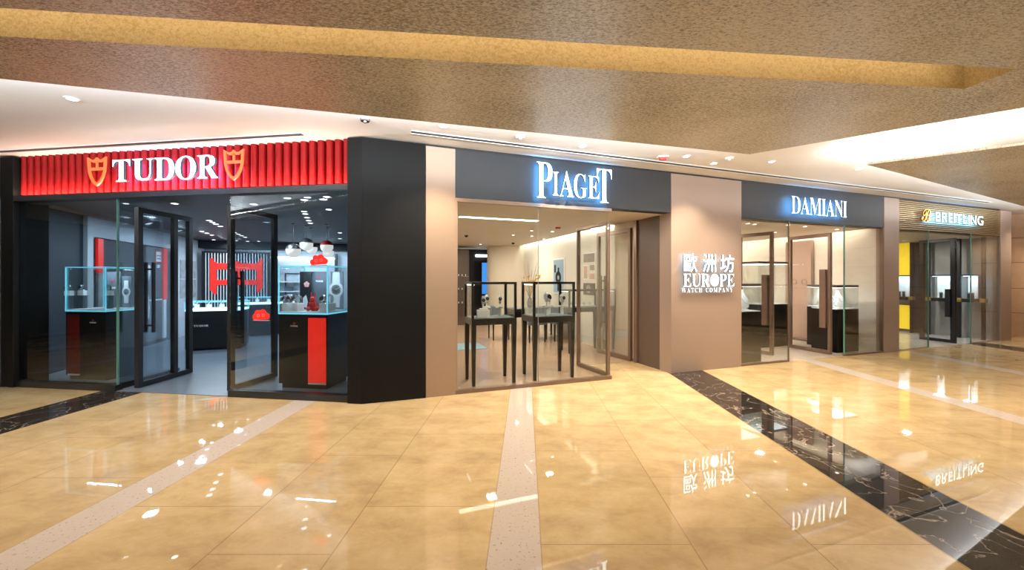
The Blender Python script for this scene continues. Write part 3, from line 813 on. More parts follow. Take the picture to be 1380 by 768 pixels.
for L_, lb, g, r in ((front1, 'bright downlight in the dark shop ceiling near the entrance glass', 'entrance downlights of the watch shop', .05),
                     (rowR, 'downlight in the close row of five on the dark ceiling above the pendants', 'row of five downlights', .05),
                     (rowL, 'downlight in the short diagonal row of four left of the right door post', 'left diagonal row of downlights', .055),
                     (rowM, 'downlight in the tight diagonal row over the slatted screen', 'right diagonal row of downlights', .055),
                     (rear1, 'small downlight far back on the dark shop ceiling', 'rear downlights of the watch shop', .05)):
    for px, py in L_:
        X, Y = on_ceiling(px, py, CZ); downlight(X, Y, CZ, r, lb, g)
for X_, Y_, p_ in ((-3.6, 3.5, 34), (-1.8, 3.6, 30), (-3.6, 5.6, 40), (-1.6, 5.6, 34), (-3.4, 7.4, 45), (-1.4, 7.6, 45)):
    X, Y = to_world('B', X_, Y_); area(X, Y, CZ-.03, .16, .16, p_*.9, COOL, (0, 0, AB), 'ceiling_panel_light')
for q in (4.4, 5.6, 6.8, 8.0):
    X, Y = to_world('B', -4.0, q); area(X, Y, CZ-.05, .10, .10, 9, COOL, (0, math.radians(-25), AB), 'wall_washer')
X, Y = to_world('B', -2.0, 8.3); area(X, Y, 2.38, 3.5, .03, 22, COOL, (math.radians(25), 0, AB), 'wall_washer')

# windows and doors of shop 1
w1 = sthing('window_1', 'A', 0, 0)
MB().box(-1.855, -.195, .03, .042, .085, SB+.02).build('pane', 'glass_smoke', w1)
MB().box(-1.855, -.195, .0, .09, 0, .085).build('bottom_rail', 'black', w1)
w2 = sthing('window_2', 'A', 0, 0)
MB().box(-5.19, -3.56, .03, .042, .085, SB+.02).build('pane', 'glass_smoke', w2)
MB().box(-5.19, -3.56, .0, .09, 0, .085).build('bottom_rail', 'black', w2)
MB().box(-3.568, -3.552, .025, .047, .085, SB+.02).build('glass_edge', 'glass_edge', w2)
# returns of the vitrines beside the entrance
w3 = sthing('window_3', 'W', 0, 0)
p, q = (-5.41+.02, 5.29), (-5.40, 6.25)
MB().box(p[0]-.006, p[0]+.006, 5.31, 6.25, .085, SB).build('pane', 'glass_smoke', w3)
MB().box(p[0]-.04, p[0]+.04, 5.33, 6.25, 0, .085).build('bottom_rail', 'black', w3)
def framed_door(name, x0, y0, x1, y1, mid, handle, fr='W', H=2.5, mat='black', hmat=None, st=.07, glass='glass_smoke', post=None, hz=(.75, 1.75), rail=.07, hw=.022):
    L_ = math.hypot(x1-x0, y1-y0)
    d = sthing(name, fr, x0, y0, 0, math.atan2(y1-y0, x1-x0))
    MB().box(0, st, -.03, .03, .015, H).build('stile', mat, d, bevel=.003)
    MB().box(L_-st, L_, -.03, .03, .015, H).build('stile', mat, d, bevel=.003)
    if mid: MB().box(mid-.035, mid+.035, -.03, .03, .08, H-.07).build('mullion', mat, d, bevel=.003)
    MB().box(st, L_-st, -.03, .03, H-rail, H).build('top_rail', mat, d, bevel=.003)
    MB().box(st, L_-st, -.03, .03, .015, .015+rail).build('bottom_rail', mat, d, bevel=.003)
    MB().box(st-.005, L_-st+.005, -.005, .005, .015+rail, H-rail).build('pane', glass, d)
    if handle:
        hs = MB()
        for s_ in (-1, 1):
            hs.box(handle-hw, handle+hw, s_*.052-.012, s_*.052+.012, hz[0], hz[1])
            for zz in (hz[0]+.1, hz[1]-.1): hs.box(handle-.012, handle+.012, min(0, s_*.05), max(0, s_*.05), zz-.012, zz+.012)
        hs.build('handle', hmat or mat, d, bevel=.004)
    return d
framed_door('door_1', -5.16, 5.33, -5.16, 6.24, .60, .20, H=2.5)
framed_door('door_2', -3.78, 5.18, -3.64, 5.99, None, .16, H=2.5, hz=(.62, 1.62))
# =================================================================== SHOP 2
C2 = 2.62
bx_('wall_right', 4.79, 4.90, .9, 7.8, 0, C2+.3, 'cream_wall', 0)
slab('ceiling', [(1.0, .90), (4.62, .90), (4.62, 7.6), (1.0, 9.2)], C2, C2+.04, 'beige_wall')
# the ceiling stops short of the right wall: a cove washes it
bx_('ceiling', 4.62, 4.80, .9, 7.8, C2+.22, C2+.26, 'white_ceiling', 0)
bx_('trim_19', 4.60, 4.63, .9, 7.8, C2, C2+.22, 'beige_wall', 0)
mb = MB(); mb.box(4.64, 4.67, .95, 7.3, C2+.05, C2+.08); o = mb.build('cove_light', 'led_warm', fr='B'); tag(o, 'thin hidden light strip washing the cream wall of the second shop', 'light strip')
bx_('wall_lining', 4.74, 4.79, .92, 1.75, 0, C2, 'beige_wall', 0)
bx_('ceiling', 4.62, 4.80, .9, 1.75, C2, C2+.04, 'beige_wall', 0)
# curved back wall
mb = MB(); R = .6; cxx, cyy = 4.28, 7.6
pts = [(4.90, cyy-R)]
for i in range(13):
    a = -PI/2 - (PI/2)*i/12
    pts.append((cxx + R*math.cos(a), cyy + R*math.sin(a)))
pts += [(4.90, cyy)]
mb.prism(pts, 0, C2); o = structure(mb.build('wall_back', 'beige_wall', fr='B', smooth=True))
bx_('wall_back', 1.0, 4.9, 8.9, 9.0, 0, C2, 'print_black', 0)
bx_('wall_left', .98, 1.04, .5, 9.0, 0, C2, 'beige_wall', 0)
def rear2(px0, px1, py0, py1, y):
    x0, z1 = on_front('B', px0, py0, y); x1, _ = on_front('B', px1, py0, y); z0 = on_front('B', px0, py1, y)[1]
    return x0, x1, z0, z1
x0, x1, z0, z1 = rear2(649.5, 657.5, 354, 396, 8.85)
t = thing('light_screen', 'tall blue lit screen at the back left of the second shop', 'screen', 'B', (x0+x1)/2, 8.86, 0)
MB().box(-(x1-x0)/2, (x1-x0)/2, -.02, .02, z0, z1).build('panel', 'screen_blue', t)
MB().box(-(x1-x0)/2-.05, (x1-x0)/2+.03, -.01, .03, 0, z1+.06).build('frame', 'print_black', t)
x0, x1, z0, z1 = rear2(641, 656, 343, 346, 8.85)
tag(MB().box(x0, x1, 8.80, 8.88, z0, z1).build('wall_light', 'led_white', fr='B'), 'short white light bar above the blue screen', 'light bar')
x0, x1, z0, z1 = rear2(614, 633, 336, 460, 7.5)
t = thing('display_cabinet', 'tall dark brown glass fronted cabinet at left edge of second shop', 'cabinet', 'B', (x0+x1)/2, 7.6)
w = (x1-x0)/2
MB().box(-w, w, .0, .35, 0, z1).build('body', 'taupe', t)
MB().box(-w, w, -.04, -.03, .3, z1-.02).build('glass_front', 'glass_case', t)
for zz in (.7, 1.15, 1.6): MB().box(-w+.02, w-.02, -.03, .0, zz, zz+.02).build('shelf', 'steel', t)
g_ = MB()
for zz in (.72, 1.17, 1.62):
    for q in (-.5, 0, .5): g_.ball(q*w, -.015, zz+.035, .014, .012, .03, 8, 6)
g_.build('ornament', 'white_acrylic', t)

# black framed glass tables
def glass_table(label, x0, x1, y0, y1, group=None, zt=.95, H=1.47):
    t = thing('display_table', label, 'display table', 'B', (x0+x1)/2, (y0+y1)/2, 0, 0, group)
    w, d = (x1-x0)/2, (y1-y0)/2; k = .017
    for sx in (-1, 1):
        for sy in (-1, 1): MB().taper(sx*(w-.035), sy*(d-.035), 0, zt-.08, .021, .034).build('leg', 'dark_wood', t, bevel=.003)
    MB().box(-w, w, -d, d, zt-.09, zt).build('table_top', 'dark_wood', t, bevel=.004)
    MB().box(-w+.02, w-.02, -d+.02, d-.02, zt, zt+.006).build('cloth_pad', 'chair_fabric', t)
    f = MB()
    for sx in (-1, 1):
        for sy in (-1, 1): f.box(sx*(w-k)-k, sx*(w-k)+k, sy*(d-k)-k, sy*(d-k)+k, zt, H)
        f.box(sx*(w-k)-k, sx*(w-k)+k, -d+2*k, d-2*k, H-2*k, H)
    for sy in (-1, 1): f.box(-w+2*k, w-2*k, sy*(d-k)-k, sy*(d-k)+k, H-2*k, H)
    f.build('frame', 'black', t, bevel=.002)
    g = MB(); g.box(-w+2*k, w-2*k, -d+k-.003, -d+k+.003, zt+.006, H-2*k).box(-w+2*k, w-2*k, d-k-.003, d-k+.003, zt+.006, H-2*k)
    g.box(-w+k-.003, -w+k+.003, -d+2*k, d-2*k, zt+.006, H-2*k).box(w-k-.003, w-k+.003, -d+2*k, d-2*k, zt+.006, H-2*k).box(-w+2*k, w-2*k, -d+2*k, d-2*k, H-.012, H-.004)
    g.build('glass_cover', 'glass_case', t)
    MB().box(-w+2*k, -w+2*k+.012, -d+2*k, d-2*k, H-.05, H-.036).build('light_bar', 'led_white', t)
    return t
glass_table('black framed glass display table beside the tan pilaster', 1.40, 2.07, .25, .74)
glass_table('black framed glass display table in the middle of the shop window', 2.33, 3.02, .25, .75)
glass_table('black framed glass display table set back behind the open glass door', 3.82, 4.70, 1.98, 2.42, zt=.93, H=1.30)
# white watch holders
def holder(label, x, y, z, group, s=1.0):
    t = thing('watch_holder', label, 'watch display', 'B', x, y, z, random.uniform(-.2, .2), group)
    MB().box(-.055*s, .055*s, -.035*s, .035*s, 0, .025*s).build('base', 'white_acrylic', t, bevel=.003)
    MB().lathe([(.012*s, .025*s), (.010*s, .05*s), (.016*s, .08*s), (.012*s, .10*s)], n=12).build('stem', 'white_acrylic', t, smooth=True)
    m_ = MB(); m_.tube([(0, .05*s*math.cos(a)*.7, .135*s+.052*s*math.sin(a)) for a in [2*PI*i/18 for i in range(19)]], .020*s, 8); m_.build('cuff', 'white_acrylic', t, smooth=True)
    rot = Matrix.Rotation(math.radians(70), 3, 'X')
    f = MB(); f.lathe([(.026*s, 0), (.028*s, .012*s), (.022*s, .014*s)], n=16); f.v = [tuple(rot @ Vector(v) + Vector((0, -.052*s, .14*s))) for v in f.v]; f.build('watch_face', 'print_black', t, smooth=True)
    return t
h0 = holder('white watch holder on the low white block in the left glass table', 1.60, .38, .956+.11, 'watch holders in the left glass table', 1.0)
MB().box(-.09, .09, -.05, .07, -.11, 0).build('block', 'white_acrylic', h0, bevel=.003)
h1 = holder('white watch holder on tall stem, middle of the left glass table', 1.71, .60, .956+.12, 'watch holders in the left glass table')
MB().box(-.02, .02, -.02, .02, -.12, 0).build('post', 'white_acrylic', h1)
dup(h1, 'B', 1.89, .50, .956+.12, 'white watch holder on tall stem at right of the left glass table', rot=-.2)
dup(h1, 'B', 2.62, .42, .956+.12, 'tall white watch holder, left one in the middle glass table', rot=.2, group='watch holders in the middle glass table', scale=(1.2, 1.2, 1.2))
dup(h1, 'B', 2.74, .58, .956+.12, 'white watch holder in the centre of the middle glass table', rot=-.3, group='watch holders in the middle glass table')
dup(h1, 'B', 2.90, .46, .956+.12, 'white watch holder at right in the middle glass table', rot=.1, group='watch holders in the middle glass table')
t = thing('watch_tray', 'white tray with watches under glass on the set back table', 'tray', 'B', 4.2, 2.2, .936)
MB().box(-.30, .30, -.12, .12, 0, .03).build('tray', 'white_acrylic', t, bevel=.004)
for i in range(4): MB().ring_plate(-.22+.145*i, .06, .018, .030, -.03, -.02, 14).build('watch', 'steel', t)

# sales desk with chairs
x, y = to_frame('B', *on_floor(727, 455)); DX, DY = 4.02, y+.1
t = thing('sales_desk', 'black sales desk with pale top at the back of the second shop', 'desk', 'B', DX, DY)
MB().box(-.68, .68, -.35, .35, .71, .77).build('desk_top', 'dark_wood', t, bevel=.005)
MB().box(-.6, .2, -.28, .28, .77, .78).build('desk_pad', 'chair_fabric', t)
for sx in (-1, 1):
    for sy in (-1, 1): MB().taper(sx*.64, sy*.30, 0, .71, .018, .03).build('leg', 'dark_wood', t)
MB().box(-.64, .64, .28, .31, .50, .71).build('front_panel', 'dark_wood', t)
def chair(label, x, y, rot):
    t = thing('desk_chair', label, 'chair', 'B', x, y, 0, rot, 'chairs at the sales desk')
    for sx in (-1, 1):
        for sy in (-1, 1): MB().taper(sx*.20, sy*.20, 0, .42, .012, .02).build('leg', 'dark_wood', t)
    MB().box(-.24, .24, -.24, .24, .42, .50).build('seat', 'chair_fabric', t, bevel=.025)
    b_ = MB(); b_.prism([(-.25, -.05), (-.25, -.25), (-.12, -.29), (.12, -.29), (.25, -.25), (.25, -.05), (.21, -.05), (.21, -.21), (.1, -.25), (-.1, -.25), (-.21, -.21), (-.21, -.05)], .48, .84); b_.build('backrest', 'chair_fabric', t, bevel=.012)
    return t
ch = chair('grey tub chair at the left end of the sales desk', DX-.95, DY+.02, -PI/2)
dup(ch, 'B', DX-.25, DY-.62, 0, 'grey tub chair in front of the sales desk, left one', rot=0)
dup(ch, 'B', DX+.38, DY-.62, 0, 'grey tub chair in front of the sales desk, right one', rot=.1)
# flowers on the desk
fx = on_front('B', 714, 377, DY)[0]
t = thing('flower_vase', 'vase of amber twigs on the sales desk', 'vase', 'B', fx, DY, .77 if abs(fx-DX) > .6 else .78)
MB().lathe([(.05, 0), (.075, .05), (.08, .14), (.045, .22), (.055, .25)], n=18).build('vase', 'print_grey', t, smooth=True)
tw = MB(); pe = MB()
for i in range(16):
    a = random.uniform(0, 2*PI); rr = random.uniform(.08, .36); hh = random.uniform(.4, .98)
    p1 = (rr*.4*math.cos(a), rr*.4*math.sin(a), .25+hh*.45); p2 = (rr*math.cos(a), rr*math.sin(a), .25+hh)
    tw.tube([(0, 0, .2), p1, p2], .005, 5, r1=.002)
    for k_ in range(5):
        q = random.uniform(.25, .75); pe.ball(p1[0]+(p2[0]-p1[0])*q+random.uniform(-.03, .03), p1[1]+(p2[1]-p1[1])*q+random.uniform(-.03, .03), .25+hh*(.2+.6*q), .026, .026, .02, 6, 4)
tw.build('twig', 'stem', t); pe.build('blossom', 'petal', t)
# pictures on the right wall
def wall_pic(label, px0, px1, py0, py1, printm, frame='trim_white', x=4.785, cat='picture'):
    ya, _ = on_side(px0, py0, x); yb, _ = on_side(px1, py0, x); ym = (ya+yb)/2
    pc = (px0+px1)/2; z1 = on_side(pc, py0, x)[1]; z0 = on_side(pc, py1, x)[1]
    t = thing('picture_frame', label, cat, 'B', x, ym, z0)
    w, h = abs(ya-yb)/2, z1-z0
    MB().box(-.02, 0.004, -w, w, 0, h).build('frame', frame, t, bevel=.003)
    k = min(.04, h*.08)
    MB().box(-.024, -.02, -w+k, w-k, k, h-k).build('print', printm, t)
    return t, w, h
t, w, h = wall_pic('tall framed poster of a dark watch on cream wall', 746, 761.5, 348, 396, 'sky_print')
mb = MB()
def wallring(mb, r0, r1, cy_, cz_, n=20):
    v = []
    for i in range(n):
        a = 2*PI*i/n
        for r in (r0, r1): v.append((-.028, cy_+r*math.cos(a), cz_+r*math.sin(a)))
    mb.add(v, [(2*i, 2*i+1, (2*i+3) % (2*n), (2*i+2) % (2*n)) for i in range(n)])
wallring(mb, .06, .17, .0, h*.46); mb.box(-.028, -.024, -.05, .05, h*.08, h*.34).box(-.028, -.024, -.05, .03, h*.58, h*.74).box(-.028, -.024, .15, .24, h*.60, h*.82)
mb.build('watch_print', 'print_black', t)
wall_pic('wide framed collage, top of the small picture group', 787, 803, 340.5, 354.5, 'mixed_print')
wall_pic('upright framed rose print at left of the picture group', 787, 793.5, 357, 377, 'beige_print')
wall_pic('small square framed print at right of the group, upper one', 795.5, 802.5, 356, 365, 'mixed_print')
wall_pic('small square framed print at right of the group, lower one', 795.5, 802.5, 367.5, 377, 'beige_print')
t, w, h = wall_pic('black board with round watch dial below the picture group', 787, 802, 381.5, 397.5, 'print_black', 'print_black')
mb = MB(); wallring(mb, .03, .10, 0, h*.5); mb.build('dial_print', 'speckle', t)
# rug
x, y = to_frame('B', *on_floor(628, 468))
t = thing('rug', 'blue grey rug on the oak floor at far left of second shop', 'rug', 'B', x-.25, y)
MB().box(-.65, .65, -.35, .5, .005, .014).build('pile', 'rug', t, bevel=.004)
# ceiling items
for px, py in ((674.5, 282.7), (714, 286)):
    X, Y = on_ceiling(px, py, C2); downlight(X, Y, C2, .035, 'small downlight of the front pair in the beige shop ceiling', 'front downlights of the second shop', 'lamp_warm')
for px, py in ((691.5, 316.6), (716.5, 310.6), (716.8, 318), (647.5, 329), (744.5, 312), (718+15, 322)):
    X, Y = on_ceiling(px, py, C2); downlight(X, Y, C2, .04, 'small downlight deeper in the beige shop ceiling', 'rear downlights of the second shop', 'lamp_warm')
def dome(label, px, py, z, r=.045, mat='print_black'):
    X, Y = on_ceiling(px, py, z)
    x, y = to_frame('B', X, Y)
    t = thing('security_camera', label, 'camera', 'B', x, y, z)
    MB().lathe([(r*1.1, -.012), (r*1.1, 0)], n=16).build('base', mat, t)
    MB().lathe([(.002, -r-.01), (r*.6, -r*.8-.01), (r*.95, -r*.3-.01), (r, -.012)], n=16).build('dome', mat, t, smooth=True)
dome('black dome camera on the beige ceiling at left', 628.5, 317, C2)
dome('black dome camera on the beige ceiling before the curved wall', 691.5, 327, C2)
X, Y = on_ceiling(752, 306.5, C2); x, y = to_frame('B', X, Y)
t = thing('smoke_alarm', 'red round alarm on the beige ceiling near cream wall', 'alarm', 'B', x, y, C2)
MB().lathe([(.05, -.03), (.06, -.015), (.06, 0)], n=16).build('housing', 'alarm_red', t, smooth=True)
MB().lathe([(.02, -.035), (.02, -.03)], n=12).build('lens', 'trim_white', t)
# slim linear recess glowing in the ceiling
xa, ya = to_frame('B', *on_ceiling(619, 292, C2)); xb, yb = to_frame('B', *on_ceiling(716, 301, C2))
tag(MB().box(xa, xb, ya-.06, ya+.06, C2-.006, C2).build('ceiling_light', 'led_warm', fr='B'), 'long thin light slot in the beige ceiling of second shop', 'ceiling light')
for X_, Y_, p_ in ((2.2, 2.0, 34), (3.6, 2.4, 26), (2.4, 4.2, 40), (3.9, 5.4, 40), (2.2, 6.6, 30)):
    X, Y = to_world('B', X_, Y_); area(X, Y, C2-.03, .14, .14, p_*.9, WARMW, (0, 0, AB), 'ceiling_panel_light')
X, Y = to_world('B', 4.70, 4.1); area(X, Y, C2+.12, .04, 6.0, 20, (1, .97, .90), (0, math.radians(-20), AB), 'cove_strip')

# window and doors of shop 2
w4 = sthing('window_4', 'B', 0, 0)
MB().box(1.15, 3.46, .02, .032, .05, SB-.05).build('pane', 'glass', w4)
MB().box(1.118, 3.50, -.01, .06, 0, .05).build('bottom_rail', 'bronze', w4)
jx = on_front('B', 725.5, 377, .02)[0]
MB().box(jx-.002, jx+.002, .018, .034, .05, SB-.05).build('pane_joint', 'concrete', w4)
framed_door('door_3', 3.53, .12, 3.46, .96, None, None, 'B', H=2.40, mat='bronze', st=.035, glass='glass', rail=.05)
framed_door('door_4', 4.56, .95, 4.44, 1.90, None, .80, 'B', H=2.45, mat='bronze', st=.06, glass='glass', hz=(.55, 1.58), hw=.03, hmat='taupe')
# =================================================================== PIER WALLS BETWEEN SHOPS
bx_('wall_pier', 4.91, 6.08, .25, 5.3, 0, TOP-.05, 'cream_wall', 0)
# =================================================================== SHOP 3
C3 = 2.56
bx_('wall_left', 6.08, 6.12, .25, 5.3, 0, C3+.2, 'pink_panel', 0)
bx_('wall_right', 10.04, 10.2, .12, 5.3, 0, C3+.3, 'marble_wall', 0)
bx_('wall_back', 6.1, 10.04, 5.15, 5.3, 0, C3+.3, 'marble_wall', 0)
slab('ceiling', [(6.1, .16), (9.80, .16), (9.80, 4.8), (6.1, 4.8)], C3, C3+.04, 'beige_wall')
bx_('ceiling', 6.1, 10.04, .16, 5.15, C3+.25, C3+.28, 'white_ceiling', 0)
X, Y = to_world('B', 9.90, 2.6); area(X, Y, C3+.1, .05, 4.6, 22, WARMW, (0, math.radians(20), AB), 'cove_strip')
X, Y = to_world('B', 8.0, 4.95); area(X, Y, C3+.1, 3.6, .05, 14, WARMW, (math.radians(20), 0, AB), 'cove_strip')
tag(MB().box(9.82, 9.86, .3, 4.7, C3+.05, C3+.09).build('cove_light', 'led_warm', fr='B'), 'thin light strip glowing along the ceiling edge of third shop', 'light strip')
bx_('wall_partition', 9.93, 10.03, 1.34, 1.95, .08, 2.45, 'pink_panel', .004)
t = thing('emblem_plate', 'faint tone on tone emblem pair on the rose partition', 'emblem', 'B', 9.93, 1.62, 1.35)
for q in (-.12, .12):
    e_ = MB(); e_.ring_plate(0, .1, .04, .075, -.008, 0, 20).plate([(-.085, -.06), (.085, -.06), (.085, -.04), (-.085, -.04)], -.008, 0)
    e_.v = [(y, -x+q, z) for x, y, z in e_.v]; e_.build('emblem', 'mauve', t)
def jewel_case(label, x0, x1, y0, y1, zb, zt, slab_=True):
    t = thing('jewellery_case', label, 'display case', 'B', (x0+x1)/2, (y0+y1)/2, 0, 0, None)
    w, d = (x1-x0)/2, (y1-y0)/2
    MB().box(-w, w, -d, d, 0.005, zb).build('pedestal', 'black_panel', t, bevel=.004)
    MB().box(-w, w, -d, d, zt-.05, zt).build('lid', 'bronze' if not slab_ else 'taupe', t, bevel=.003)
    MB().box(-w+.01, w-.01, -d+.01, d-.01, zt-.056, zt-.05).build('light_panel', 'led_white', t)
    MB().box(-w+.01, w-.01, -d+.01, d-.01, zb, zb+.015).build('tray', 'white_acrylic', t)
    MB().box(-w, w, -d, -d+.006, zb, zt-.05).box(-w, w, d-.006, d, zb, zt-.05).box(-w, -w+.006, -d+.006, d-.006, zb, zt-.05).box(w-.006, w, -d+.006, d-.006, zb, zt-.05).build('glass_cover', 'glass_case', t)
    return t
def bust(label, x, y, z, group, s=1.0, rot=0.0):
    t = thing('necklace_bust', label, 'necklace bust', 'B', x, y, z, rot, group)
    m_ = MB()
    prof = [(.03, .02), (.085, .05), (.10, .12), (.09, .19), (.055, .25), (.035, .29), (.036, .33)]
    n = 16; v = []; f = []
    for j, (r, zz) in enumerate(prof):
        for i in range(n):
            a = 2*PI*i/n; v.append((r*s*math.cos(a), r*s*.38*math.sin(a)+(.33-zz)*-.22*s+.04*s, zz*s))
    for j in range(len(prof)-1):
        for i in range(n): f.append((j*n+i, j*n+(i+1) % n, (j+1)*n+(i+1) % n, (j+1)*n+i))
    f += [tuple(range(n))[::-1], tuple(range(len(v)-n, len(v)))]
    m_.add(v, f); m_.build('bust', 'white_acrylic', t, smooth=True)
    MB().box(-.06*s, .06*s, -.05*s, .05*s, 0, .02*s).build('base', 'white_acrylic', t)
    nk = MB(); nk.tube([(.062*s*math.cos(a), -.055*s-.035*s*math.sin(-a)*0 - .018*s*math.sin(-a), .20*s-.085*s*math.sin(-a)*1.0) for a in [-PI*i/12 for i in range(13)]], .004*s, 6)
    nk.build('necklace', 'steel', t, smooth=True)
    return t
jewel_case('dark pedestal jewellery case behind the left glass of third shop', 6.22, 6.80, .16, .62, .92, 1.43)
jewel_case('dark pedestal jewellery case behind the right glass of third shop', 9.02, 9.70, .24, .74, .89, 1.39)
jewel_case('dark jewellery case seen through the brown framed glass door', 9.58, 9.92, .82, 1.20, .89, 1.39)
x0, z1 = on_front('B', 1022, 352, 1.2); x1, _ = on_front('B', 1063, 352, 1.2)
jewel_case('tall pale jewellery case further inside behind the left door', x0, x1, 1.2, 1.6, .95, z1)
b0 = bust('white necklace bust in left jewellery case, by the mauve panel', 6.36, .36, .935, None, 1.15)
dup(b0, 'B', 6.64, .40, .935, 'white necklace bust at right in the left jewellery case', rot=-.2)
dup(b0, 'B', 9.26, .50, .905, 'white necklace bust at left in right jewellery case', rot=.1)
dup(b0, 'B', 9.52, .50, .905, 'white necklace bust at right in the right jewellery case', rot=-.25, scale=(.95, .95, .95))
dup(b0, 'B', 9.75, 1.0, .905, 'white necklace bust in the case behind the glass door', rot=0)
dup(b0, 'B', (x0+x1)/2, 1.4, .965, 'white necklace bust in the tall pale case', rot=0)
for px, py in ((1008, 301), (1017, 302), (1044.5, 313), (1062, 303), (1085, 305), (1098, 318), (1128, 309)):
    X, Y = on_ceiling(px, py, C3); downlight(X, Y, C3, .04, 'small downlight in the pale ceiling of the third shop', 'downlights of the third shop', 'lamp_warm')
for X_, Y_, p_ in ((7.0, 1.4, 30), (8.6, 1.6, 34), (7.4, 3.4, 34), (9.2, 3.6, 30)):
    X, Y = to_world('B', X_, Y_); area(X, Y, C3-.02, .14, .14, p_*1.15, (1, .88, .74), (0, 0, AB), 'ceiling_panel_light')
w5 = sthing('window_5', 'B', 0, 0)
MB().box(6.106, 7.286, .0, .012, .03, SB).build('pane', 'glass', w5)
MB().box(6.106, 7.286, -.01, .03, 0, .03).build('bottom_rail', 'bronze', w5)
MB().box(7.280, 7.296, -.004, .016, .03, SB).build('glass_edge', 'bronze', w5)
w6 = sthing('window_6', 'B', 0, 0)
MB().box(8.83, 10.01, .0, .012, .03, SB).build('pane', 'glass', w6)
MB().box(8.83, 10.01, -.01, .03, 0, .03).build('bottom_rail', 'bronze', w6)
MB().box(8.822, 8.838, -.004, .016, .03, SB).build('glass_edge', 'glass_edge', w6)
MB().box(10.01, 10.04, -.012, .06, 0, SB).build('jamb', 'bronze', w6)
framed_door('door_5', 7.50, .45, 7.36, 1.10, None, .14, 'B', H=2.45, mat='bronze', st=.06, glass='glass', hz=(.60, 1.60), hw=.05)
framed_door('door_6', 8.71, .16, 8.75, 1.02, None, .13, 'B', H=2.44, mat='bronze', st=.05, glass='glass', hz=(.53, 1.71), hw=.06)

# =================================================================== SHOP 4
C4 = 2.56
bx_('wall_left', 10.50, 10.54, .12, 4.2, 0, C4, 'concrete', 0)
bx_('wall_back', 10.54, 14.6, 4.1, 4.2, 0, C4, 'concrete', 0)
bx_('wall_right', 14.62, 14.75, .12, 4.2, 0, C4, 'concrete', 0)
slab('ceiling', [(10.54, .16), (14.62, .16), (14.62, 4.2), (10.54, 4.2)], C4, C4+.04, 'beige_wall')
def R_(px): return on_side(px, 377, 14.55)[0]
# grey lining, brick and yellow backlit pictures along the right wall
bx_('wall_right', 14.60, 14.62, .02, R_(1258), 0.006, C4, 'concrete', 0)
mb = MB(); y0_, y1_ = R_(1252), R_(1231)
mb.box(14.58, 14.62, y0_, y1_, .006, C4, 1)
rows = 34; hh = C4/rows
for i in range(rows):
    off = (i % 2)*.11; y = y0_ - off
    while y < y1_:
        a, b = max(y, y0_), min(y+.20, y1_)
        if b-a > .03: mb.box(14.555+random.uniform(-.006, .006), 14.58, a, b-.014, i*hh+.012, (i+1)*hh-.008, 0)
        y += .22
structure(mb.build('wall_brick', ['brick', 'print_black'], fr='B'))
def yellow(label, px0, px1, py0, py1):
    ya, yb = R_(px0), R_(px1); pc = (px0+px1)/2
    z1, z0 = on_side(pc, py0, 14.55)[1], on_side(pc, py1, 14.55)[1]
    t = thing('backlit_picture', label, 'backlit panel', 'B', 14.56, (ya+yb)/2, z0)
    w = abs(ya-yb)/2
    MB().box(0, .05, -w-.02, w+.02, -.01, z1-z0+.01).build('frame', 'black', t)
    MB().box(-.012, 0, -w, w, 0, z1-z0).build('yellow_panel', 'yellow_lit', t)
    return t
yellow('upper yellow backlit panel at left of the fourth shop', 1208, 1227, 323, 371)
yellow('middle yellow backlit panel behind the blue lit showcase', 1208, 1227, 374, 398)
yellow('lower yellow backlit panel near the floor of fourth shop', 1212, 1226, 411, 443)
def bay(label, px0, px1):
    ya, yb = sorted((R_(px0), R_(px1)))
    t = thing('lit_showcase', label, 'showcase', 'B', 14.40, (ya+yb)/2, 0, 0)
    w = (yb-ya)/2 - .065
    MB().box(-.16, .14, -w, w, .93, 1.02).build('tray', 'black', t, bevel=.004)
    MB().box(-.16, .14, -w, w, 1.60, 1.63).build('top_frame', 'black', t)
    MB().box(-.14, .12, -w+.02, w-.02, 1.585, 1.60).build('light_panel', 'led_blue', t)
    MB().box(.10, .135, -w+.02, w-.02, 1.02, 1.585).build('back_panel', 'white_acrylic', t)
    MB().box(-.16, -.154, -w, w, 1.02, 1.60).build('glass_front', 'glass_case', t)
    k_ = MB()
    for q in (-.4, .2):
        k_.box(-.06, 0, q*w-.02, q*w+.02, 1.02, 1.14)
    k_.build('stand', 'print_black', t)
    for q in (-.4, .2): MB().lathe([(.03, 0), (.034, .01), (.034, .03), (.02, .035)], -.03, q*w, 1.14, 12).build('watch', 'steel', t, smooth=True)
    X, Y = to_world('B', 14.37, (ya+yb)/2); area(X, Y, 1.57, .2, w*1.6, 2.2, (.55, .80, 1.0), (0, 0, AB), 'case_light')
    return t
bay('blue lit wall showcase nearest the right pilaster', 1326, 1300); bay('blue lit wall showcase behind the black framed door', 1294, 1259); bay('blue lit wall showcase before the yellow panel', 1233, 1206)
for px, lb in ((1330, 'black floor to ceiling post with brass joint nearest the right pilaster'), (1297, 'black post with brass joint right of the door leaf'), (1256, 'black post with brass joint beside the black brick'), (1233, 'black post with brass joint before the yellow panels')):
    y = R_(px)
    t = thing('showcase_post', lb, 'post', 'B', 14.40, y)
    MB().box(-.035, .035, -.03, .03, .005, C4).build('post', 'black', t, bevel=.003)
    MB().box(-.06, .06, -.055, .055, .93, 1.03).lathe([(.03, 0), (.03, .03)], -.06, 0, .96, 12).build('brass_joint', 'brass', t, bevel=.008)
for X_, Y_, p_ in ((12.0, 1.3, 26), (13.4, 1.2, 22), (12.5, 3.0, 22)):
    X, Y = to_world('B', X_, Y_); area(X, Y, C4-.02, .14, .14, p_*1.0, (1, .93, .84), (0, 0, AB), 'ceiling_panel_light')
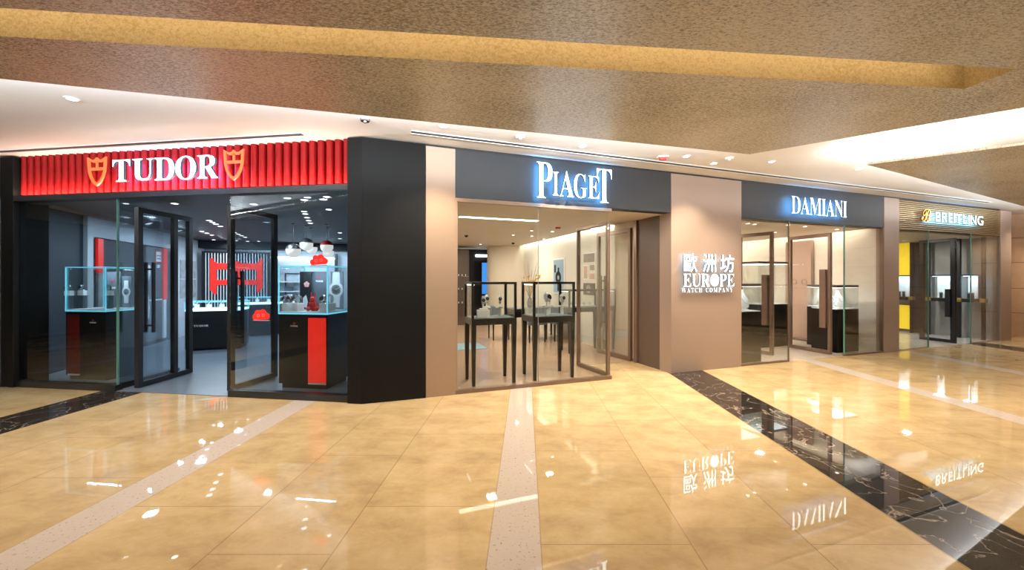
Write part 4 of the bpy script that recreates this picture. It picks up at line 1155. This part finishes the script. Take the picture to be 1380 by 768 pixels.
w7 = sthing('window_7', 'B', 0, 0)
MB().box(10.545, 11.64, .0, .012, .02, SB+.005).build('pane', 'glass', w7)
MB().box(10.545, 11.64, -.008, .02, 0, .02).build('bottom_rail', 'steel', w7)
MB().box(11.632, 11.648, -.004, .016, .02, SB).build('glass_edge', 'glass_edge', w7)
w8 = sthing('window_8', 'B', 0, 0)
MB().box(13.33, 14.59, .0, .012, .02, SB+.005).build('pane', 'glass', w8)
MB().box(13.33, 14.59, -.008, .02, 0, .02).build('bottom_rail', 'steel', w8)
MB().box(13.322, 13.338, -.004, .016, .02, SB).build('glass_edge', 'glass_edge', w8)
framed_door('door_7', 12.93, .09, 13.06, .78, None, .12, 'B', H=2.48, mat='black', st=.09, glass='glass', hz=(.62, 1.28), hw=.05)

# =================================================================== SIGNS
LM = ['letter_face', 'letter_side', 'halo']
def sign(label, fr, pieces, y0=-.115, y1=-.085, mats=LM, name='shop_sign', z=0):
    t = thing(name, label, 'shop sign', fr, 0, 0, z)
    for ch, px0, px1, py0, py1, off in pieces:
        ym = (y0+y1)/2
        x0, _ = on_front(fr, px0, py0, y0); x1, _ = on_front(fr, px1, py0, y0)
        pc = (px0+px1)/2; z1 = on_front(fr, pc, py0, y0)[1]; z0 = on_front(fr, pc, py1, y0)[1]
        letter(t, serif(ch), x0, x1, z0, z1, y0, y1, mats, off)
    return t
sign('white glowing capital letters with blue halo on the red fluted fascia', 'A',
     [('T', 151.6, 175.2, 215.3, 244.5, 0), ('U', 178.2, 206.5, 213.8, 243, 0), ('D', 208, 235, 212.2, 242.4, 0), ('O', 236, 264, 210, 242, 0), ('R', 265.8, 293.4, 208.8, 240, 0)], -.12, -.09, ['letter_face', 'letter_side', 'halo_violet'])
sign('white glowing serif letters with tall first and last on charcoal fascia', 'B',
     [('P', 723.4, 744.5, 218.8, 266.8, -.008), ('I', 745, 752.9, 231.7, 263.3, -.008), ('A', 754.2, 773.2, 230.7, 265, -.008), ('G', 773.2, 791.2, 234.4, 266.8, -.008), ('E', 792.6, 808, 237.5, 267.4, -.008), ('T', 804.2, 824.4, 228, 273.3, -.008)])
def word_sign(label, fr, s, px0, px1, pyt, pyb, y0, y1, mats, use_serif=True, gap=.1, offset=0.0, t=None, double=0.0):
    if t is None: t = thing('shop_sign', label, 'shop sign', fr, 0, 0, 0)
    x0, zt = on_front(fr, px0, pyt, y0); x1, _ = on_front(fr, px1, pyt, y0); zb = on_front(fr, px0, pyb, y0)[1]
    word(t, s, x0, x1, zb, zt, y0, y1, mats, gap, offset, use_serif, double=double)
    return t
word_sign('white glowing narrow serif letters on the charcoal fascia of the third shop', 'B', 'DAMIANI', 1066.5, 1141.5, 264, 287, -.115, -.10, LM, gap=.03, offset=-.014)
word_sign('white glowing sans serif letters on the slatted bronze fascia', 'B', 'BREITLING', 1261, 1325, 285.2, 298.3, -.115, -.10, LM, use_serif=False, gap=.2, offset=.0)
x0, zt = on_front('B', 1244.5, 280.5, -.1); x1, _ = on_front('B', 1256.8, 280.5, -.1); zb = on_front('B', 1244.5, 297.5, -.1)[1]
t = thing('logo_emblem', 'golden script letter emblem left of the white letters on bronze slats', 'emblem', 'B', 0, 0, 0)
letter(t, '\U0001D4D1', x0, x1, zb, zt, -.075, -.045, ['gold_lit', 'brass', 'gold_lit'], name='script_letter')
# company name on the mauve panel
t = thing('shop_sign', 'three white lit Chinese characters over two lines of lettering on mauve panel', 'shop sign', 'B', 0, 0, 0)
ms = ['letter_face', 'letter_side', 'halo_soft']
for ch, a, b, c, d in (('歐', 921.4, 939.8, 341, 366.3), ('洲', 947.2, 964.8, 342, 366.5), ('坊', 970.8, 989.2, 343, 366.8)):
    x0, zt = on_front('B', a, c, -.10); x1, _ = on_front('B', b, c, -.10); zb = on_front('B', a, d, -.10)[1]
    letter(t, ch, x0, x1, zb, zt, -.10, -.08, ms, double=.006, name='character')
word_sign('', 'B', 'EUROPE', 920.8, 989.6, 369, 386.3, -.10, -.08, ms, gap=.09, offset=-.012, t=t)
word_sign('', 'B', 'WATCH COMPANY', 918.5, 987.5, 388.2, 394.2, -.07, -.06, ['letter_small', 'letter_side', 'halo_soft'], gap=.34, offset=-.008, t=t)
xg, zg = on_front('B', 962.5, 377.6, -.10)
g = MB(); g.ring_plate(xg, zg, .004, .085, -.112, -.10, 24); g.build('globe_disc', 'letter_face', t)
# outlined shields
def shield(label, px0, px1, py0, py1):
    y = -.10
    x0, zt = on_front('A', px0, py0, y); x1, _ = on_front('A', px1, py0, y); zb = on_front('A', (px0+px1)/2, py1, y)[1]; zt = on_front('A', (px0+px1)/2, py0, y)[1]
    t = thing('shield_emblem', label, 'emblem', 'A', (x0+x1)/2, 0, zb)
    w, h = (x1-x0)/2, zt-zb
    def outline(k):
        pts = [(-1, 1.0), (-.55, .90), (-.25, .90), (0, .985), (.25, .90), (.55, .90), (1, 1.0), (.95, .68), (.90, .50), (.70, .28), (.38, .10), (0, 0), (-.38, .10), (-.70, .28), (-.90, .50), (-.95, .68)]
        cz = .52
        return [(a*w*k, (cz + (b-cz)*k)*h) for a, b in pts]
    o_, i_ = outline(1), outline(.80); n = len(o_)
    mb = MB()
    v = [(x, -.105, z) for x, z in o_] + [(x, -.105, z) for x, z in i_] + [(x, -.085, z) for x, z in o_] + [(x, -.085, z) for x, z in i_]
    f = []
    for i in range(n):
        j = (i+1) % n
        f += [(i, j, n+j, n+i), (2*n+i, 3*n+i, 3*n+j, 2*n+j), (i, 2*n+i, 2*n+j, j), (n+i, n+j, 3*n+j, 3*n+i)]
    mb.add(v, f); mb.build('shield_outline', 'shield', t)
    MB().box(-w*.75, w*.75, -.102, -.088, h*.55, h*.635).box(-w*.09, w*.09, -.102, -.088, h*.635, h*.83).build('cross_bar', 'shield', t)
    return t
shield('orange outlined shield emblem left of the white letters on red fascia', 117.8, 142.8, 211.5, 250.8)
shield('orange outlined shield emblem right of the white letters on red fascia', 301.2, 328.2, 201, 243)

# =================================================================== CEILING FITTINGS OF THE MALL
def diffuser(label, pA, pB, fr, w=.075):
    xa, ya = to_frame(fr, *on_ceiling(*pA, TOP)); xb, yb = to_frame(fr, *on_ceiling(*pB, TOP))
    yb = ya = (ya+yb)/2
    t = thing('air_diffuser', label, 'air diffuser', fr, xa, ya, TOP)
    Ln = xb-xa
    MB().box(0, Ln, -w/2-.015, -w/2, -.008, -.001).box(0, Ln, w/2, w/2+.015, -.008, -.001).build('frame', 'trim_white', t)
    MB().box(0, Ln, -w/2, w/2, -.003, -.001).build('slot', 'print_black', t)
    MB().box(0, Ln, -.008, .008, -.006, -.003).build('blade', 'print_grey', t)
    return t
diffuser('long dark air slot in the white soffit before the red fascia', (-60, 208.5), (405, 179.5), 'A')
diffuser('long dark air slot in the white soffit along the three right fronts', (553, 183.3), (1345, 271), 'B')
mall = [(97, 133), (598, 170), (785, 197), (925, 210.5), (962, 220), (1040, 217.5), (1157, 227.5)]
for px, py in mall:
    X, Y = on_ceiling(px, py, TOP); downlight(X, Y, TOP, .05, 'round recessed downlight in the white mall soffit', 'downlights of the white soffit', 'lamp_warm')
for px, py, lb in ((701, 183.5, 'white smoke detector on soffit left of the tall serif sign'), (983, 212.5, 'white smoke detector on soffit above the mauve panel'), (492, 160.5, 'small chrome sprinkler on soffit above the black pillar')):
    X, Y = on_ceiling(px, py, TOP)
    t = thing('smoke_detector' if 'smoke' in lb else 'sprinkler', lb, 'detector' if 'smoke' in lb else 'sprinkler', 'W', X, Y, TOP)
    MB().lathe([(.045, -.025), (.055, -.012), (.055, 0)], n=16).build('base', 'trim_white' if 'smoke' in lb else 'steel', t, smooth=True)
    MB().lathe([(.015, -.04), (.02, -.025)], n=12).build('head', 'trim_white' if 'smoke' in lb else 'steel', t, smooth=True)
X, Y = on_ceiling(893, 210.5, TOP)
t = thing('fire_alarm', 'red and white fire alarm on soffit above the recess corner', 'alarm', 'W', X, Y, TOP)
MB().box(-.07, .07, -.04, .04, -.02, 0).build('base', 'trim_white', t, bevel=.004)
MB().tube([(-.04, 0, -.035), (.05, 0, -.035)], .022, 12).build('siren', 'alarm_red', t, smooth=True)
MB().box(.03, .08, -.02, .02, -.018, -.006).build('bracket', 'brass', t)

# =================================================================== LIGHT
def lamp(px, py, power, z=TOP-.03, size=105):
    X, Y = on_ceiling(px, py, TOP); spot(X, Y, z, power*2.0, WARM, size, .7)
for px, py in mall: lamp(px, py, 95)
X, Y = to_world('B', 15.3, -.7); spot(X, Y, TOP-.03, 120, WARM, 120, .8)  # extra unseen spot added to brighten the stone end wall
# unseen spots added under the leaf ceiling to light the concourse
for X, Y, p_ in ((-6.0, 3.2, 130), (-4.2, 1.2, 130), (-1.9, .4, 120), (.6, .3, 120), (3.0, .6, 120), (5.6, 2.6, 170), (8.2, 4.4, 170), (10.6, 6.0, 170), (6.2, -.6, 120), (-7.5, 0, 110), (9.5, 1.5, 120), (-2.9, 3.0, 60), (.8, 3.2, 60)):
    spot(X, Y, ZP-.03, p_*.46, WARM, 120, .8, .02)
strip_light((2.745, 4.485), (9.5, -.75), -.10, ZP+.12, 300, (1, .93, .82))
strip_light((4.47, 4.89), (9.5, 1.35), .10, ZP+.12, 300, (1, .93, .82))
strip_light((4.47, 4.89), (13.0, 8.9), -.12, ZP+.14, 290, (.90, .95, 1.0), tilt=14)
strip_light((-9, 1.46), (-1.0, 3.52), -.12, ZP+.14, 420, (.80, .90, 1.0), tilt=20)
strip_light((-1.0, 3.52), (2.745, 4.485), -.12, ZP+.14, 210, (.86, .93, 1.0), tilt=18)
# warm strip inside the gold recess
area(-.85, 2.285, ZP+.21, 8.4, .03, 9.5, (1, .80, .50), (math.radians(80), 0, math.radians(5.5)), 'cove_strip')
# uplight trough under the red flutes
c = to_world('A', -2.69, -.035); area(c[0], c[1], 2.675, 4.95, .03, 34, (1, .74, .6), (math.radians(180-28), 0, AA), 'trough_strip')

W_ = bpy.data.worlds.new('world'); S.world = W_; W_.use_nodes = True
bg = W_.node_tree.nodes['Background']; bg.inputs[0].default_value = (1.0, .86, .70, 1); bg.inputs[1].default_value = .2

# =================================================================== CAMERA
cam = bpy.data.cameras.new('camera'); co = bpy.data.objects.new('camera', cam); COL.objects.link(co)
cam.sensor_fit = 'HORIZONTAL'; cam.sensor_width = 36; cam.lens = 36*F/1380; cam.shift_y = -(384-CY)/1380
cam.clip_start = .05; cam.clip_end = 200
co.location = (0, 0, EYE); co.rotation_euler = (PI/2, 0, 0)
S.camera = co
S.view_settings.view_transform = 'Standard'; S.view_settings.look = 'None'; S.view_settings.gamma = 1
S.view_settings.use_curve_mapping = False; S.view_settings.exposure = 0.27
S.cycles.use_denoising = True
S.cycles.max_bounces = 8; S.cycles.transparent_max_bounces = 24; S.cycles.sample_clamp_indirect = 6
